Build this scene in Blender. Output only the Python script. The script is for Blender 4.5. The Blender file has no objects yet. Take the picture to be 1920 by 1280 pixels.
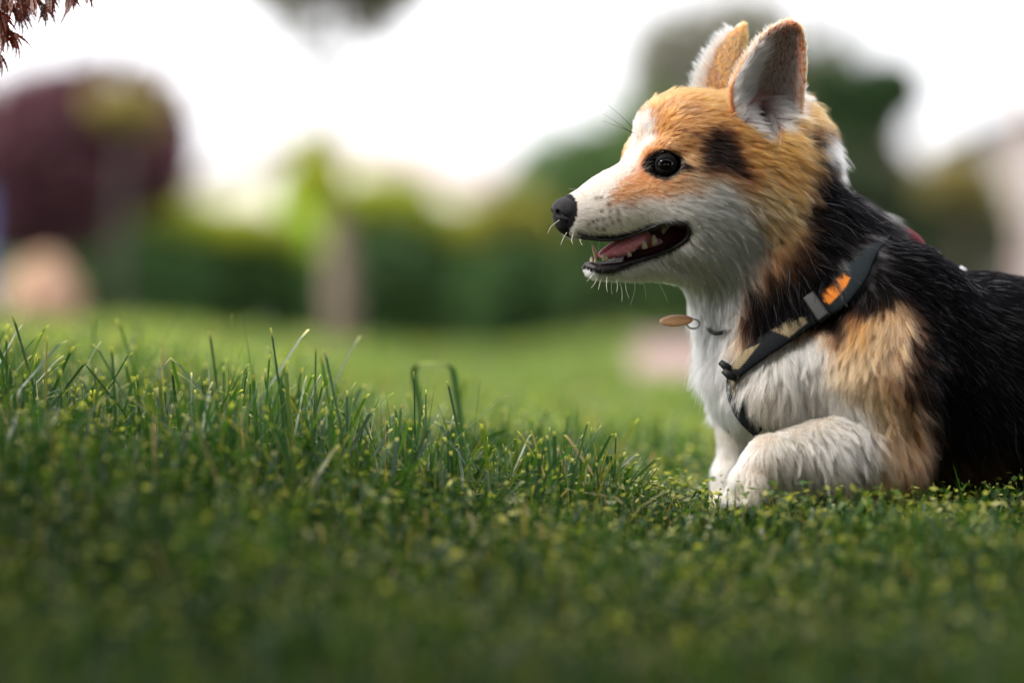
import bpy, bmesh, math, random, os
import numpy as np
from mathutils import Vector, Matrix
from mathutils.kdtree import KDTree
import openvdb as vdb

DEV = ''
rng = np.random.default_rng(7)
random.seed(7)
scene = bpy.context.scene
col = scene.collection

# ------------------------------------------------------------------ camera, sky, sun, exposure
D = 1.81            # distance from the camera to the plane of the dog
S = 0.0004          # metres per photo pixel in that plane
CAMH = 0.15         # the camera is held low over the lawn
HOR = 600.0         # photo row of the horizon
cam_d = bpy.data.cameras.new('camera')
cam = bpy.data.objects.new('camera', cam_d); col.objects.link(cam)
cam.location = (0, -D, CAMH); cam.rotation_euler = (math.radians(90), 0, 0)
cam_d.sensor_width = 36.0
cam_d.lens = 36.0 * D / (1920 * S)
cam_d.shift_y = -(640 - HOR) / 1920.0
cam_d.clip_start = 0.02; cam_d.clip_end = 500
cam_d.dof.use_dof = True
cam_d.dof.focus_distance = 1.755
cam_d.dof.aperture_fstop = 1.75
scene.camera = cam

world = bpy.data.worlds.new('World'); scene.world = world
world.use_nodes = True
wn = world.node_tree; wn.nodes.clear()
sky = wn.nodes.new('ShaderNodeTexSky'); sky.sky_type = 'NISHITA'; sky.sun_disc = False
SUN_EL, SUN_AZ = math.radians(43), math.radians(-110)     # from the left, high
sky.sun_elevation = SUN_EL; sky.sun_rotation = SUN_AZ
sky.air_density = 1.0; sky.dust_density = 4.0; sky.ozone_density = 1.0
# thin bright overcast: the cloud layer takes the blue out of the sky
mixc = wn.nodes.new('ShaderNodeMix'); mixc.data_type = 'RGBA'; mixc.inputs[0].default_value = 0.80
mixc.inputs[7].default_value = (12.4, 12.2, 12.6, 1)
bg = wn.nodes.new('ShaderNodeBackground'); bg.inputs['Strength'].default_value = 0.11
wo = wn.nodes.new('ShaderNodeOutputWorld')
wn.links.new(sky.outputs['Color'], mixc.inputs[6])
wn.links.new(mixc.outputs[2], bg.inputs['Color'])
wn.links.new(bg.outputs['Background'], wo.inputs['Surface'])

sun_d = bpy.data.lights.new('sun', 'SUN'); sun_d.energy = 3.1; sun_d.angle = math.radians(20)
sun_d.color = (1.0, 0.95, 0.88)
sun = bpy.data.objects.new('sun', sun_d); col.objects.link(sun)
sdir = Vector((math.sin(SUN_AZ) * math.cos(SUN_EL), math.cos(SUN_AZ) * math.cos(SUN_EL), math.sin(SUN_EL)))
sun.rotation_euler = sdir.to_track_quat('Z', 'Y').to_euler()
sun.location = sdir * 30

scene.view_settings.view_transform = 'Standard'
scene.view_settings.look = 'None'
scene.view_settings.gamma = 1.0
scene.view_settings.use_curve_mapping = False
scene.view_settings.exposure = 0.70
scene.render.engine = 'CYCLES'
scene.cycles.max_bounces = 8
scene.cycles.diffuse_bounces = 4
scene.cycles.glossy_bounces = 3
scene.cycles.transmission_bounces = 6
scene.cycles.transparent_max_bounces = 8
scene.cycles.use_denoising = True

# ------------------------------------------------------------------ helpers
def W(px, py, Y=0.0):
    """the world point at depth Y that stands at photo column px, row py"""
    k = S * (D + Y) / D
    return Vector(((px - 960) * k, Y, CAMH + (HOR - py) * k))

def tag(o, label=None, cat=None, group=None, kind=None):
    if label: o['label'] = label
    if cat: o['category'] = cat
    if group: o['group'] = group
    if kind: o['kind'] = kind
    return o

def link(o, parent=None):
    col.objects.link(o)
    if parent is not None: o.parent = parent
    return o

def mesh_np(name, verts, faces, mat=None, parent=None, smooth=True, loops=None):
    """faces: (n,3) or (n,4) int array"""
    verts = np.asarray(verts, np.float32); faces = np.asarray(faces, np.int32)
    me = bpy.data.meshes.new(name)
    nv, nf, k = len(verts), len(faces), faces.shape[1]
    me.vertices.add(nv); me.vertices.foreach_set('co', verts.ravel())
    me.loops.add(nf * k); me.loops.foreach_set('vertex_index', faces.ravel())
    me.polygons.add(nf); me.polygons.foreach_set('loop_start', np.arange(0, nf * k, k, dtype=np.int32))
    me.update(calc_edges=True)
    if smooth: me.shade_smooth()
    if mat: me.materials.append(mat)
    o = bpy.data.objects.new(name, me)
    return link(o, parent)

def point_color(me, arr, name='col'):
    a = me.attributes.new(name, 'FLOAT_COLOR', 'POINT')
    c = np.ones((len(arr), 4), np.float32); c[:, :3] = arr
    a.data.foreach_set('color', c.ravel())

def new_mat(name):
    m = bpy.data.materials.new(name); m.use_nodes = True
    nt = m.node_tree
    return m, nt, nt.nodes['Principled BSDF']

def simple_mat(name, c, rough=0.6, spec=0.5, noise=0.0, scale=40.0, c2=None, bump=0.0, sss=0.0, sheen=0.0):
    m, nt, b = new_mat(name)
    b.inputs['Base Color'].default_value = (*c, 1); b.inputs['Roughness'].default_value = rough
    b.inputs['Specular IOR Level'].default_value = spec
    if sss: b.inputs['Subsurface Weight'].default_value = sss; b.inputs['Subsurface Radius'].default_value = (.004, .002, .001); b.inputs['Subsurface Scale'].default_value = 1.0
    if sheen: b.inputs['Sheen Weight'].default_value = sheen
    if c2 is not None or bump:
        tc = nt.nodes.new('ShaderNodeTexCoord'); nz = nt.nodes.new('ShaderNodeTexNoise')
        nz.inputs['Scale'].default_value = scale; nz.inputs['Detail'].default_value = 6
        nt.links.new(tc.outputs['Object'], nz.inputs['Vector'])
        if c2 is not None:
            r = nt.nodes.new('ShaderNodeValToRGB')
            r.color_ramp.elements[0].position = .35; r.color_ramp.elements[1].position = .65
            r.color_ramp.elements[0].color = (*c, 1); r.color_ramp.elements[1].color = (*c2, 1)
            nt.links.new(nz.outputs['Fac'], r.inputs['Fac']); nt.links.new(r.outputs['Color'], b.inputs['Base Color'])
        if bump:
            bp = nt.nodes.new('ShaderNodeBump'); bp.inputs['Strength'].default_value = bump; bp.inputs['Distance'].default_value = .002
            nt.links.new(nz.outputs['Fac'], bp.inputs['Height']); nt.links.new(bp.outputs['Normal'], b.inputs['Normal'])
    return m

def attr_mat(name, rough=0.6, spec=0.3, trans=0.0, attr='col'):
    m, nt, b = new_mat(name)
    a = nt.nodes.new('ShaderNodeAttribute'); a.attribute_name = attr
    nt.links.new(a.outputs['Color'], b.inputs['Base Color'])
    b.inputs['Roughness'].default_value = rough; b.inputs['Specular IOR Level'].default_value = spec
    if trans:
        out = [n for n in nt.nodes if n.type == 'OUTPUT_MATERIAL'][0]
        t = nt.nodes.new('ShaderNodeBsdfTranslucent'); mx = nt.nodes.new('ShaderNodeMixShader'); mx.inputs[0].default_value = trans
        br = nt.nodes.new('ShaderNodeMix'); br.data_type = 'RGBA'; br.blend_type = 'MULTIPLY'; br.inputs[0].default_value = 1
        br.inputs[7].default_value = (1.25, 1.35, .55, 1)
        nt.links.new(a.outputs['Color'], br.inputs[6]); nt.links.new(br.outputs[2], t.inputs['Color'])
        nt.links.new(b.outputs['BSDF'], mx.inputs[1]); nt.links.new(t.outputs['BSDF'], mx.inputs[2])
        nt.links.new(mx.outputs[0], out.inputs['Surface'])
    return m

def vnoise(p, scale, seed=0):
    """cheap smooth value noise of 3-D points (n,3) -> 0..1"""
    q = np.asarray(p, np.float64) * scale + seed * 17.31
    i = np.floor(q).astype(np.int64); f = q - i; f = f * f * (3 - 2 * f)
    def h(a, b, c):
        n = (a * 374761393 + b * 668265263 + c * 2147483647 + seed * 1442695) & 0xffffffff
        n = ((n ^ (n >> 13)) * 1274126177) & 0xffffffff
        return ((n ^ (n >> 16)) & 0xffff) / 65535.0
    r = 0
    for dx in (0, 1):
        for dy in (0, 1):
            for dz in (0, 1):
                w = (f[:, 0] if dx else 1 - f[:, 0]) * (f[:, 1] if dy else 1 - f[:, 1]) * (f[:, 2] if dz else 1 - f[:, 2])
                r = r + w * h(i[:, 0] + dx, i[:, 1] + dy, i[:, 2] + dz)
    return r

def poly_sd(x, y, poly):
    """signed distance to a polygon, negative inside"""
    poly = np.asarray(poly, np.float64); n = len(poly)
    d = np.full(x.shape, 1e18); inside = np.zeros(x.shape, bool)
    for i in range(n):
        a = poly[i]; b = poly[(i + 1) % n]
        ex, ey = b - a; wx = x - a[0]; wy = y - a[1]
        t = np.clip((wx * ex + wy * ey) / (ex * ex + ey * ey + 1e-12), 0, 1)
        d = np.minimum(d, (wx - ex * t) ** 2 + (wy - ey * t) ** 2)
        c = ((a[1] <= y) & (b[1] > y)) | ((b[1] <= y) & (a[1] > y))
        xi = a[0] + (y - a[1]) * (ex / (ey if abs(ey) > 1e-9 else 1e-9))
        inside ^= c & (x < xi)
    d = np.sqrt(d)
    return np.where(inside, -d, d)

def tube(name, pts, radii, mat, parent=None, seg=10, flat=1.0):
    """tube along pts; flat squashes it across its binormal"""
    pts = [Vector(p) for p in pts]; n = len(pts)
    V = []; up = Vector((0, -1, 0)); 
    for i, p in enumerate(pts):
        t = (pts[min(i + 1, n - 1)] - pts[max(i - 1, 0)]).normalized()
        b = t.cross(up)
        if b.length < 1e-3: b = t.cross(Vector((0, 0, 1)))
        b.normalize(); nn = b.cross(t).normalized()
        r = radii[i] if hasattr(radii, '__len__') else radii
        for k in range(seg):
            a = 2 * math.pi * k / seg
            V.append(p + b * math.cos(a) * r + nn * math.sin(a) * r * flat)
    F = []
    for i in range(n - 1):
        for k in range(seg):
            k2 = (k + 1) % seg
            F.append((i * seg + k, i * seg + k2, (i + 1) * seg + k2, (i + 1) * seg + k))
    V.append(pts[0]); V.append(pts[-1]); c0, c1 = len(V) - 2, len(V) - 1
    for k in range(seg):
        k2 = (k + 1) % seg
        F.append((c0, k2, k, k)); F.append((c1, (n - 1) * seg + k, (n - 1) * seg + k2, (n - 1) * seg + k2))
    me = bpy.data.meshes.new(name)
    me.from_pydata([tuple(v) for v in V], [], [f[:3] if f[2] == f[3] else f for f in F]); me.shade_smooth()
    me.materials.append(mat)
    return link(bpy.data.objects.new(name, me), parent)

def catmull(P, n):
    P = np.asarray(P, float); m = len(P)
    t = np.linspace(0, m - 1, n); i = np.minimum(t.astype(int), m - 2); f = (t - i)[:, None]
    p0 = P[np.maximum(i - 1, 0)]; p1 = P[i]; p2 = P[i + 1]; p3 = P[np.minimum(i + 2, m - 1)]
    return .5 * ((2 * p1) + (-p0 + p2) * f + (2 * p0 - 5 * p1 + 4 * p2 - p3) * f ** 2 + (-p0 + 3 * p1 - 3 * p2 + p3) * f ** 3)

class Field:
    """a signed distance field on a grid, grown by smooth unions"""
    def __init__(s, lo, hi, vox):
        s.lo = np.array(lo, float); s.vox = vox
        s.n = np.ceil((np.array(hi) - s.lo) / vox).astype(int) + 1
        s.f = np.full(s.n, 0.05, np.float32)
    def box(s, c, r):
        i0 = np.maximum(np.floor((np.array(c) - r - s.lo) / s.vox).astype(int), 0)
        i1 = np.minimum(np.ceil((np.array(c) + r - s.lo) / s.vox).astype(int) + 1, s.n)
        if (i1 <= i0).any(): return None, None
        sl = tuple(slice(a, b) for a, b in zip(i0, i1))
        ax = [s.lo[k] + np.arange(i0[k], i1[k]) * s.vox for k in range(3)]
        return sl, np.stack(np.meshgrid(*ax, indexing='ij'), -1).astype(np.float32)
    def put(s, sl, d, k, op='add'):
        a = s.f[sl]
        if op == 'sub': a_, b_ = -a, d
        else: a_, b_ = a, d
        h = np.maximum(k - np.abs(a_ - b_), 0) / k
        r = np.minimum(a_, b_) - h * h * k * .25
        s.f[sl] = -r if op == 'sub' else r
    def ellipsoid(s, c, axes, radii, k=.012, op='add'):
        c = np.array(c, float); A = np.array(axes, float); r = np.array(radii, float)
        ext = np.sqrt(((A * r[:, None]) ** 2).sum(0)) + k + 2 * s.vox
        sl, P = s.box(c, ext)
        if sl is None: return
        q = (P - c.astype(np.float32)) @ A.T.astype(np.float32)
        k0 = np.linalg.norm(q / r, axis=-1); k1 = np.linalg.norm(q / (r * r), axis=-1) + 1e-9
        s.put(sl, (k0 * (k0 - 1) / k1).astype(np.float32), k, op)
    def cone(s, p0, p1, r0, r1, k=.012, op='add'):
        p0 = np.array(p0, float); p1 = np.array(p1, float)
        c = (p0 + p1) / 2; ext = np.abs(p1 - p0) / 2 + max(r0, r1) + k + 2 * s.vox
        sl, P = s.box(c, ext)
        if sl is None: return
        d = p1 - p0; t = np.clip(((P - p0) @ d) / (d @ d), 0, 1)
        q = np.linalg.norm(P - (p0 + t[..., None] * d), axis=-1) - (r0 + t * (r1 - r0))
        s.put(sl, q.astype(np.float32), k, op)
    def sheet(s, pts, r, k=.004):
        """thin sheet from dense sample points: distance to the nearest sample minus r"""
        pts = np.asarray(pts, float); R = np.broadcast_to(np.asarray(r, float), (len(pts),))
        lo = pts.min(0) - .01; hi = pts.max(0) + .01
        sl, P = s.box((lo + hi) / 2, (hi - lo) / 2)
        dd = np.full(P.shape[:3], 0.05, np.float32)
        o = np.array([x.start for x in sl])
        for p, rr in zip(pts, R):
            c = (p - s.lo) / s.vox - o; m = int((rr + .006) / s.vox) + 1
            i0 = np.maximum(c.astype(int) - m, 0); i1 = np.minimum(c.astype(int) + m + 2, dd.shape)
            if (i1 <= i0).any(): continue
            t = tuple(slice(a, b) for a, b in zip(i0, i1))
            dist = np.sqrt(((P[t] - p) ** 2).sum(-1)) - rr
            np.minimum(dd[t], dist, out=dd[t], casting='unsafe')
        s.put(sl, dd, k)
    def mesh(s, smooth=1, vtx=True):
        f = s.f
        for _ in range(smooth):
            for ax in range(3):
                g = f.copy()
                a = [slice(None)] * 3; b = [slice(None)] * 3; c = [slice(None)] * 3
                a[ax] = slice(1, -1); b[ax] = slice(0, -2); c[ax] = slice(2, None)
                g[tuple(a)] = .5 * f[tuple(a)] + .25 * (f[tuple(b)] + f[tuple(c)]); f = g
        g = vdb.FloatGrid(0.05); g.copyFromArray(np.ascontiguousarray(f))
        p, q = g.convertToQuads(0)
        return p * s.vox + s.lo, q.copy()

class Frame:
    """local axes a (forward), l (towards the camera's side), h (up), with mirror symmetry in l"""
    def __init__(s, px, py, Y, yaw, roll=0.0, pitch=0.0):
        th, ro = math.radians(yaw), math.radians(roll)
        s.O = np.array(W(px, py, Y))
        F = np.array((-math.cos(th), -math.sin(th), 0)); L0 = np.array((math.sin(th), -math.cos(th), 0)); U0 = np.array((0, 0, 1.))
        s.F = F; s.L = L0 * math.cos(ro) - U0 * math.sin(ro); s.U = U0 * math.cos(ro) + L0 * math.sin(ro)
        s.A = np.array([s.F, s.L, s.U])
    def solve(s, px, py, l):
        kx = (px - 960) * S; kz = (HOR - py) * S
        B = s.O + l * s.L - np.array((0, 0, CAMH))
        # X = kx*(D+Y)/D ; Z-CAMH = kz*(D+Y)/D
        M = np.array([[s.F[0] - kx * s.F[1] / D, s.U[0] - kx * s.U[1] / D],
                      [s.F[2] - kz * s.F[1] / D, s.U[2] - kz * s.U[1] / D]])
        r = np.array([kx * (D + B[1]) / D - B[0], kz * (D + B[1]) / D - B[2]])
        return np.linalg.solve(M, r)          # a, h
    def P(s, px, py, l, side=1):
        a, h = s.solve(px, py, l)
        return s.O + a * s.F + side * l * s.L + h * s.U
    def loc(s, p):
        return (np.asarray(p) - s.O) @ s.A.T
    def mirpx(s, p):
        """photo column and row of the near-side mirror of points p"""
        q = s.loc(p); q[:, 1] = np.abs(q[:, 1])
        w = s.O + q @ s.A
        k = D / (D + w[:, 1])
        return 960 + w[:, 0] * k / S, HOR - (w[:, 2] - CAMH) * k / S
    def axes(s, rot=0.0, side=1, lrot=0.0):
        """rot: degrees, positive turns the forward axis up; lrot turns forward axis away from the midline"""
        r = math.radians(rot); q = math.radians(lrot)
        f = s.F * math.cos(r) + s.U * math.sin(r); u = s.U * math.cos(r) - s.F * math.sin(r)
        L = s.L * side
        f2 = f * math.cos(q) + L * math.sin(q); l2 = L * math.cos(q) - f * math.sin(q)
        return np.array([f2, l2, u])
# ------------------------------------------------------------------ the dog: one continuous body
HD = Frame(1400, 400, 0.0, 22, 4)
BD = Frame(1600, 650, 0.01, 12, 0)

MOUTH = [(1085, 446), (1130, 450), (1160, 448), (1185, 442), (1215, 431), (1250, 419), (1280, 420), (1291, 430),
         (1288, 445), (1270, 459), (1240, 472), (1210, 481), (1180, 488), (1150, 493), (1120, 495), (1085, 492), (1060, 470)]

def build_body_field(vox):
    a = Field((0.0, -0.135, -0.02), (0.79, 0.36, 0.42), vox)
    def he(px, py, l, ra, rl, rh, rot=0, lrot=0, k=.012, op='add'):
        for s in ((1, -1) if l else (1,)):
            a.ellipsoid(HD.P(px, py, l, s), HD.axes(rot, s, lrot), (ra, rl, rh), k, op)
    def hc(p0, p1, r0, r1, k=.012, op='add'):
        for s in ((1, -1) if (p0[2] or p1[2]) else (1,)):
            a.cone(HD.P(*p0, s), HD.P(*p1, s), r0, r1, k, op)
    def be(px, py, l, ra, rl, rh, rot=0, k=.02, op='add'):
        for s in ((1, -1) if l else (1,)):
            a.ellipsoid(BD.P(px, py, l, s), BD.axes(rot, s), (ra, rl, rh), k, op)
    def bc(p0, p1, r0, r1, k=.015, side=None, op='add'):
        for s in ((side,) if side else ((1, -1) if (p0[2] or p1[2]) else (1,))):
            a.cone(BD.P(p0[0], p0[1], p0[2] * s), BD.P(p1[0], p1[1], p1[2] * s), r0, r1, k, op)
    # trunk
    bc((1650, 712, 0), (1800, 722, 0), .076, .079, .03)
    bc((1800, 722, 0), (2450, 712, 0), .079, .080, .03)
    be(1560, 705, 0, .068, .066, .076, -60, .03)              # chest
    be(1478, 700, .022, .044, .034, .042, -70, .03)            # breast, both sides of the sternum
    be(1690, 640, .048, .066, .036, .066, 60, .02)             # shoulders
    be(2500, 690, 0, .085, .075, .078, 0, .03)                 # rump
    # neck
    bc((1440, 400, 0), (1600, 600, 0), .044, .068, .03)
    hc((1420, 400, 0), (1440, 560, 0), .044, .050, .03)
    # front leg towards the camera: drawn forward, wrist bent
    bc((1660, 700, .060), (1655, 825, .064), .042, .028, .02, 1)
    bc((1652, 838, .066), (1560, 842, .072), .0265, .0205, .010, 1)
    bc((1560, 842, .072), (1445, 858, .074), .0205, .0155, .008, 1)
    bc((1445, 858, .074), (1408, 900, .072), .0155, .0140, .008, 1)
    for dx, dl in ((-14, -.010), (-6, -.003), (6, .004), (16, .011)):
        bc((1404 + dx, 902, .072 + dl), (1390 + dx * 1.3, 938, .070 + dl * 1.4), .0078, .0064, .004, 1)
    # front leg on the far side: straight down to the ground
    bc((1450, 700, .050), (1410, 790, .052), .038, .026, .02, -1)
    bc((1405, 790, .052), (1378, 890, .052), .022, .0140, .012, -1)
    bc((1378, 890, .052), (1368, 935, .052), .0140, .0150, .010, -1)
    for dx, dl in ((-6, -.009), (-2, -.003), (0, .003), (2, .009)):
        bc((1368 + dx, 938, .052 + dl), (1345 + dx, 962, .052 + dl * 1.4), .0080, .0062, .005, -1)
    # hind legs, outside the picture
    for s, dx in ((1, 60), (-1, -120)):
        be_c = BD.P(2480, 760, .058, s)
        a.ellipsoid(be_c, BD.axes(50, s), (.070, .032, .050), .02)
        bc((2440, 820, .064), (2560 + dx, 870, .064), .034, .020, .012, s)
        bc((2560 + dx, 870, .064), (2520 + dx, 955, .062), .017, .013, .008, s)
        bc((2520 + dx, 955, .062), (2470 + dx, 965, .062), .013, .011, .006, s)
    # tail
    bc((2640, 640, 0), (2760, 560, 0), .022, .018, .012)
    # skull
    he(1368, 300, 0, .069, .049, .045, 8, 0, .02)
    he(1290, 262, 0, .038, .036, .030, 20, 0, .02)             # forehead
    he(1425, 292, 0, .044, .045, .046, 0, 0, .02)              # back of the head
    he(1350, 385, .030, .056, .021, .034, -18, -8, .018)       # cheeks
    he(1290, 350, .020, .042, .020, .026, -12, -14, .015)      # cheekbone
    he(1247, 281, .0195, .015, .011, .008, -30, -10, .010)       # brow ridge
    # muzzle
    hc((1088, 401, 0), (1150, 385, 0), .0165, .0220, .010)
    hc((1150, 385, 0), (1232, 352, 0), .0220, .0300, .014)
    he(1118, 418, .0085, .022, .0105, .0125, -6, -6, .008)     # upper lips
    he(1170, 416, .013, .026, .0105, .0150, 4, -10, .010)
    he(1230, 392, .019, .034, .013, .0160, 12, -12, .012)
    hc((1066, 398, 0), (1090, 400, 0), .0095, .0150, .006)
    # lower jaw
    he(1133, 504, .0045, .0115, .0065, .0060, 2, 0, .006)
    he(1160, 505, 0, .020, .0125, .0070, 6, 0, .006)
    he(1215, 494, .006, .034, .014, .0095, 10, -10, .010)
    he(1300, 460, .015, .042, .020, .0175, 14, -14, .012)
    # throat
    he(1392, 478, 0, .044, .034, .034, -20, 0, .022)
    # open mouth: the wedge between the jaws
    sl, P = a.box(HD.P(1190, 460, 0), (.055, .060, .032))
    flat = P.reshape(-1, 3)
    mx, my = HD.mirpx(flat); l = np.abs(HD.loc(flat)[:, 1])
    d2 = poly_sd(mx, my, MOUTH) * S
    lmin = np.clip((mx - 1150) / 110.0, 0, 1) * .016 - .002
    d = np.maximum(d2, (lmin - l)).reshape(P.shape[:3]).astype(np.float32)
    a.put(sl, d, .002, 'sub')
    # eye sockets
    he(1248, 309, .0295, .0120, .0090, .0088, -14, 0, .003, 'sub')
    # ears
    ear_samples = []
    rows = [  # photo row, front edge, rear edge, lateral of edges, depth of the bowl towards the midline
        (268, 1426, 1462, .0440, .010), (252, 1402, 1487, .0440, .020), (232, 1386, 1496, .0440, .026),
        (205, 1376, 1501, .0450, .027), (170, 1372, 1504, .0460, .024), (135, 1386, 1507, .0470, .019),
        (105, 1403, 1508, .0475, .014), (80, 1421, 1506, .0480, .010), (62, 1440, 1502, .0485, .007),
        (50, 1458, 1496, .0490, .004), (44, 1472, 1488, .0490, .002)]
    R = catmull(np.array(rows, float), 80)
    for py, xl, xr, le, dp in R:
        nu = max(4, int((xr - xl) / 2.4))
        for u in np.linspace(0, 1, nu):
            x = xl + (xr - xl) * u
            prof = math.sin(math.pi * min(max(u, 0), 1) ** .9) ** .8 if 0 < u < 1 else 0
            l = le - .007 * (1 - u) ** 1.5 - dp * prof
            # thinner at the rim
            ear_samples.append((x, py, l, .0030 - .0009 * (1 - prof), u, (xl + xr) / 2, le + .014))
    out = []
    for x, py, l, r, u, xm, lo_ in ear_samples:
        out.append((HD.P(x, py, l, 1), r, 1, u, HD.P(xm, py, lo_, 1)))
        t = (268 - py) / 224.0          # the far ear is turned a little further back
        xf = 1500 - (1500 - x) * .70 - 24 + 26 * t ** 4
        xmf = 1500 - (1500 - xm) * .70 - 24 + 26 * t ** 4
        out.append((HD.P(xf, py, l * .90, -1), r, -1, u, HD.P(xmf, py, lo_ * .9, -1)))
    for s in (1, -1):
        a.sheet([o[0] for o in out if o[2] == s], [o[1] for o in out if o[2] == s], .004)
    # ear canal
    he(1432, 228, .036, .0075, .014, .020, -10, 0, .004, 'sub')
    return a, out

def body_geometry():
    vox = .0019 if DEV == 'coarse' else .00135
    f, ears = build_body_field(vox)
    p, q = f.mesh(1)
    return p, q, ears
STRAP = [(1662, 440), (1640, 458), (1618, 482), (1598, 515), (1566, 552), (1530, 580), (1486, 612), (1440, 640), (1402, 668), (1374, 700), (1372, 735), (1390, 775), (1425, 810)]
# ------------------------------------------------------------------ coat: where each colour of hair grows (rows and columns of the near side)
C_WHITE = np.array((.87, .79, .71)); C_CREAM = np.array((.66, .54, .40)); C_ORANGE = np.array((.60, .180, .038))
C_PALE = np.array((.76, .34, .13)); C_BLACK = np.array((.006, .0055, .0065)); C_BROWN = np.array((.16, .075, .035))
C_TAN = np.array((.58, .28, .13)); C_GREY = np.array((.30, .27, .27)); C_PINK = np.array((.52, .33, .28))
SPOTS = [(1128, 396), (1144, 396), (1159, 398), (1120, 412), (1112, 416), (1103, 421), (1131, 411), (1144, 408), (1161, 412), (1148, 418), (1138, 423), (1126, 371), (1118, 372), (1142, 384), (1132, 430), (1118, 428)]
EARCUP = [(1425, 266), (1392, 236), (1374, 200), (1372, 160), (1390, 120), (1430, 66), (1480, 44), (1500, 60), (1500, 120), (1484, 200), (1466, 245), (1445, 258)]
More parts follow.
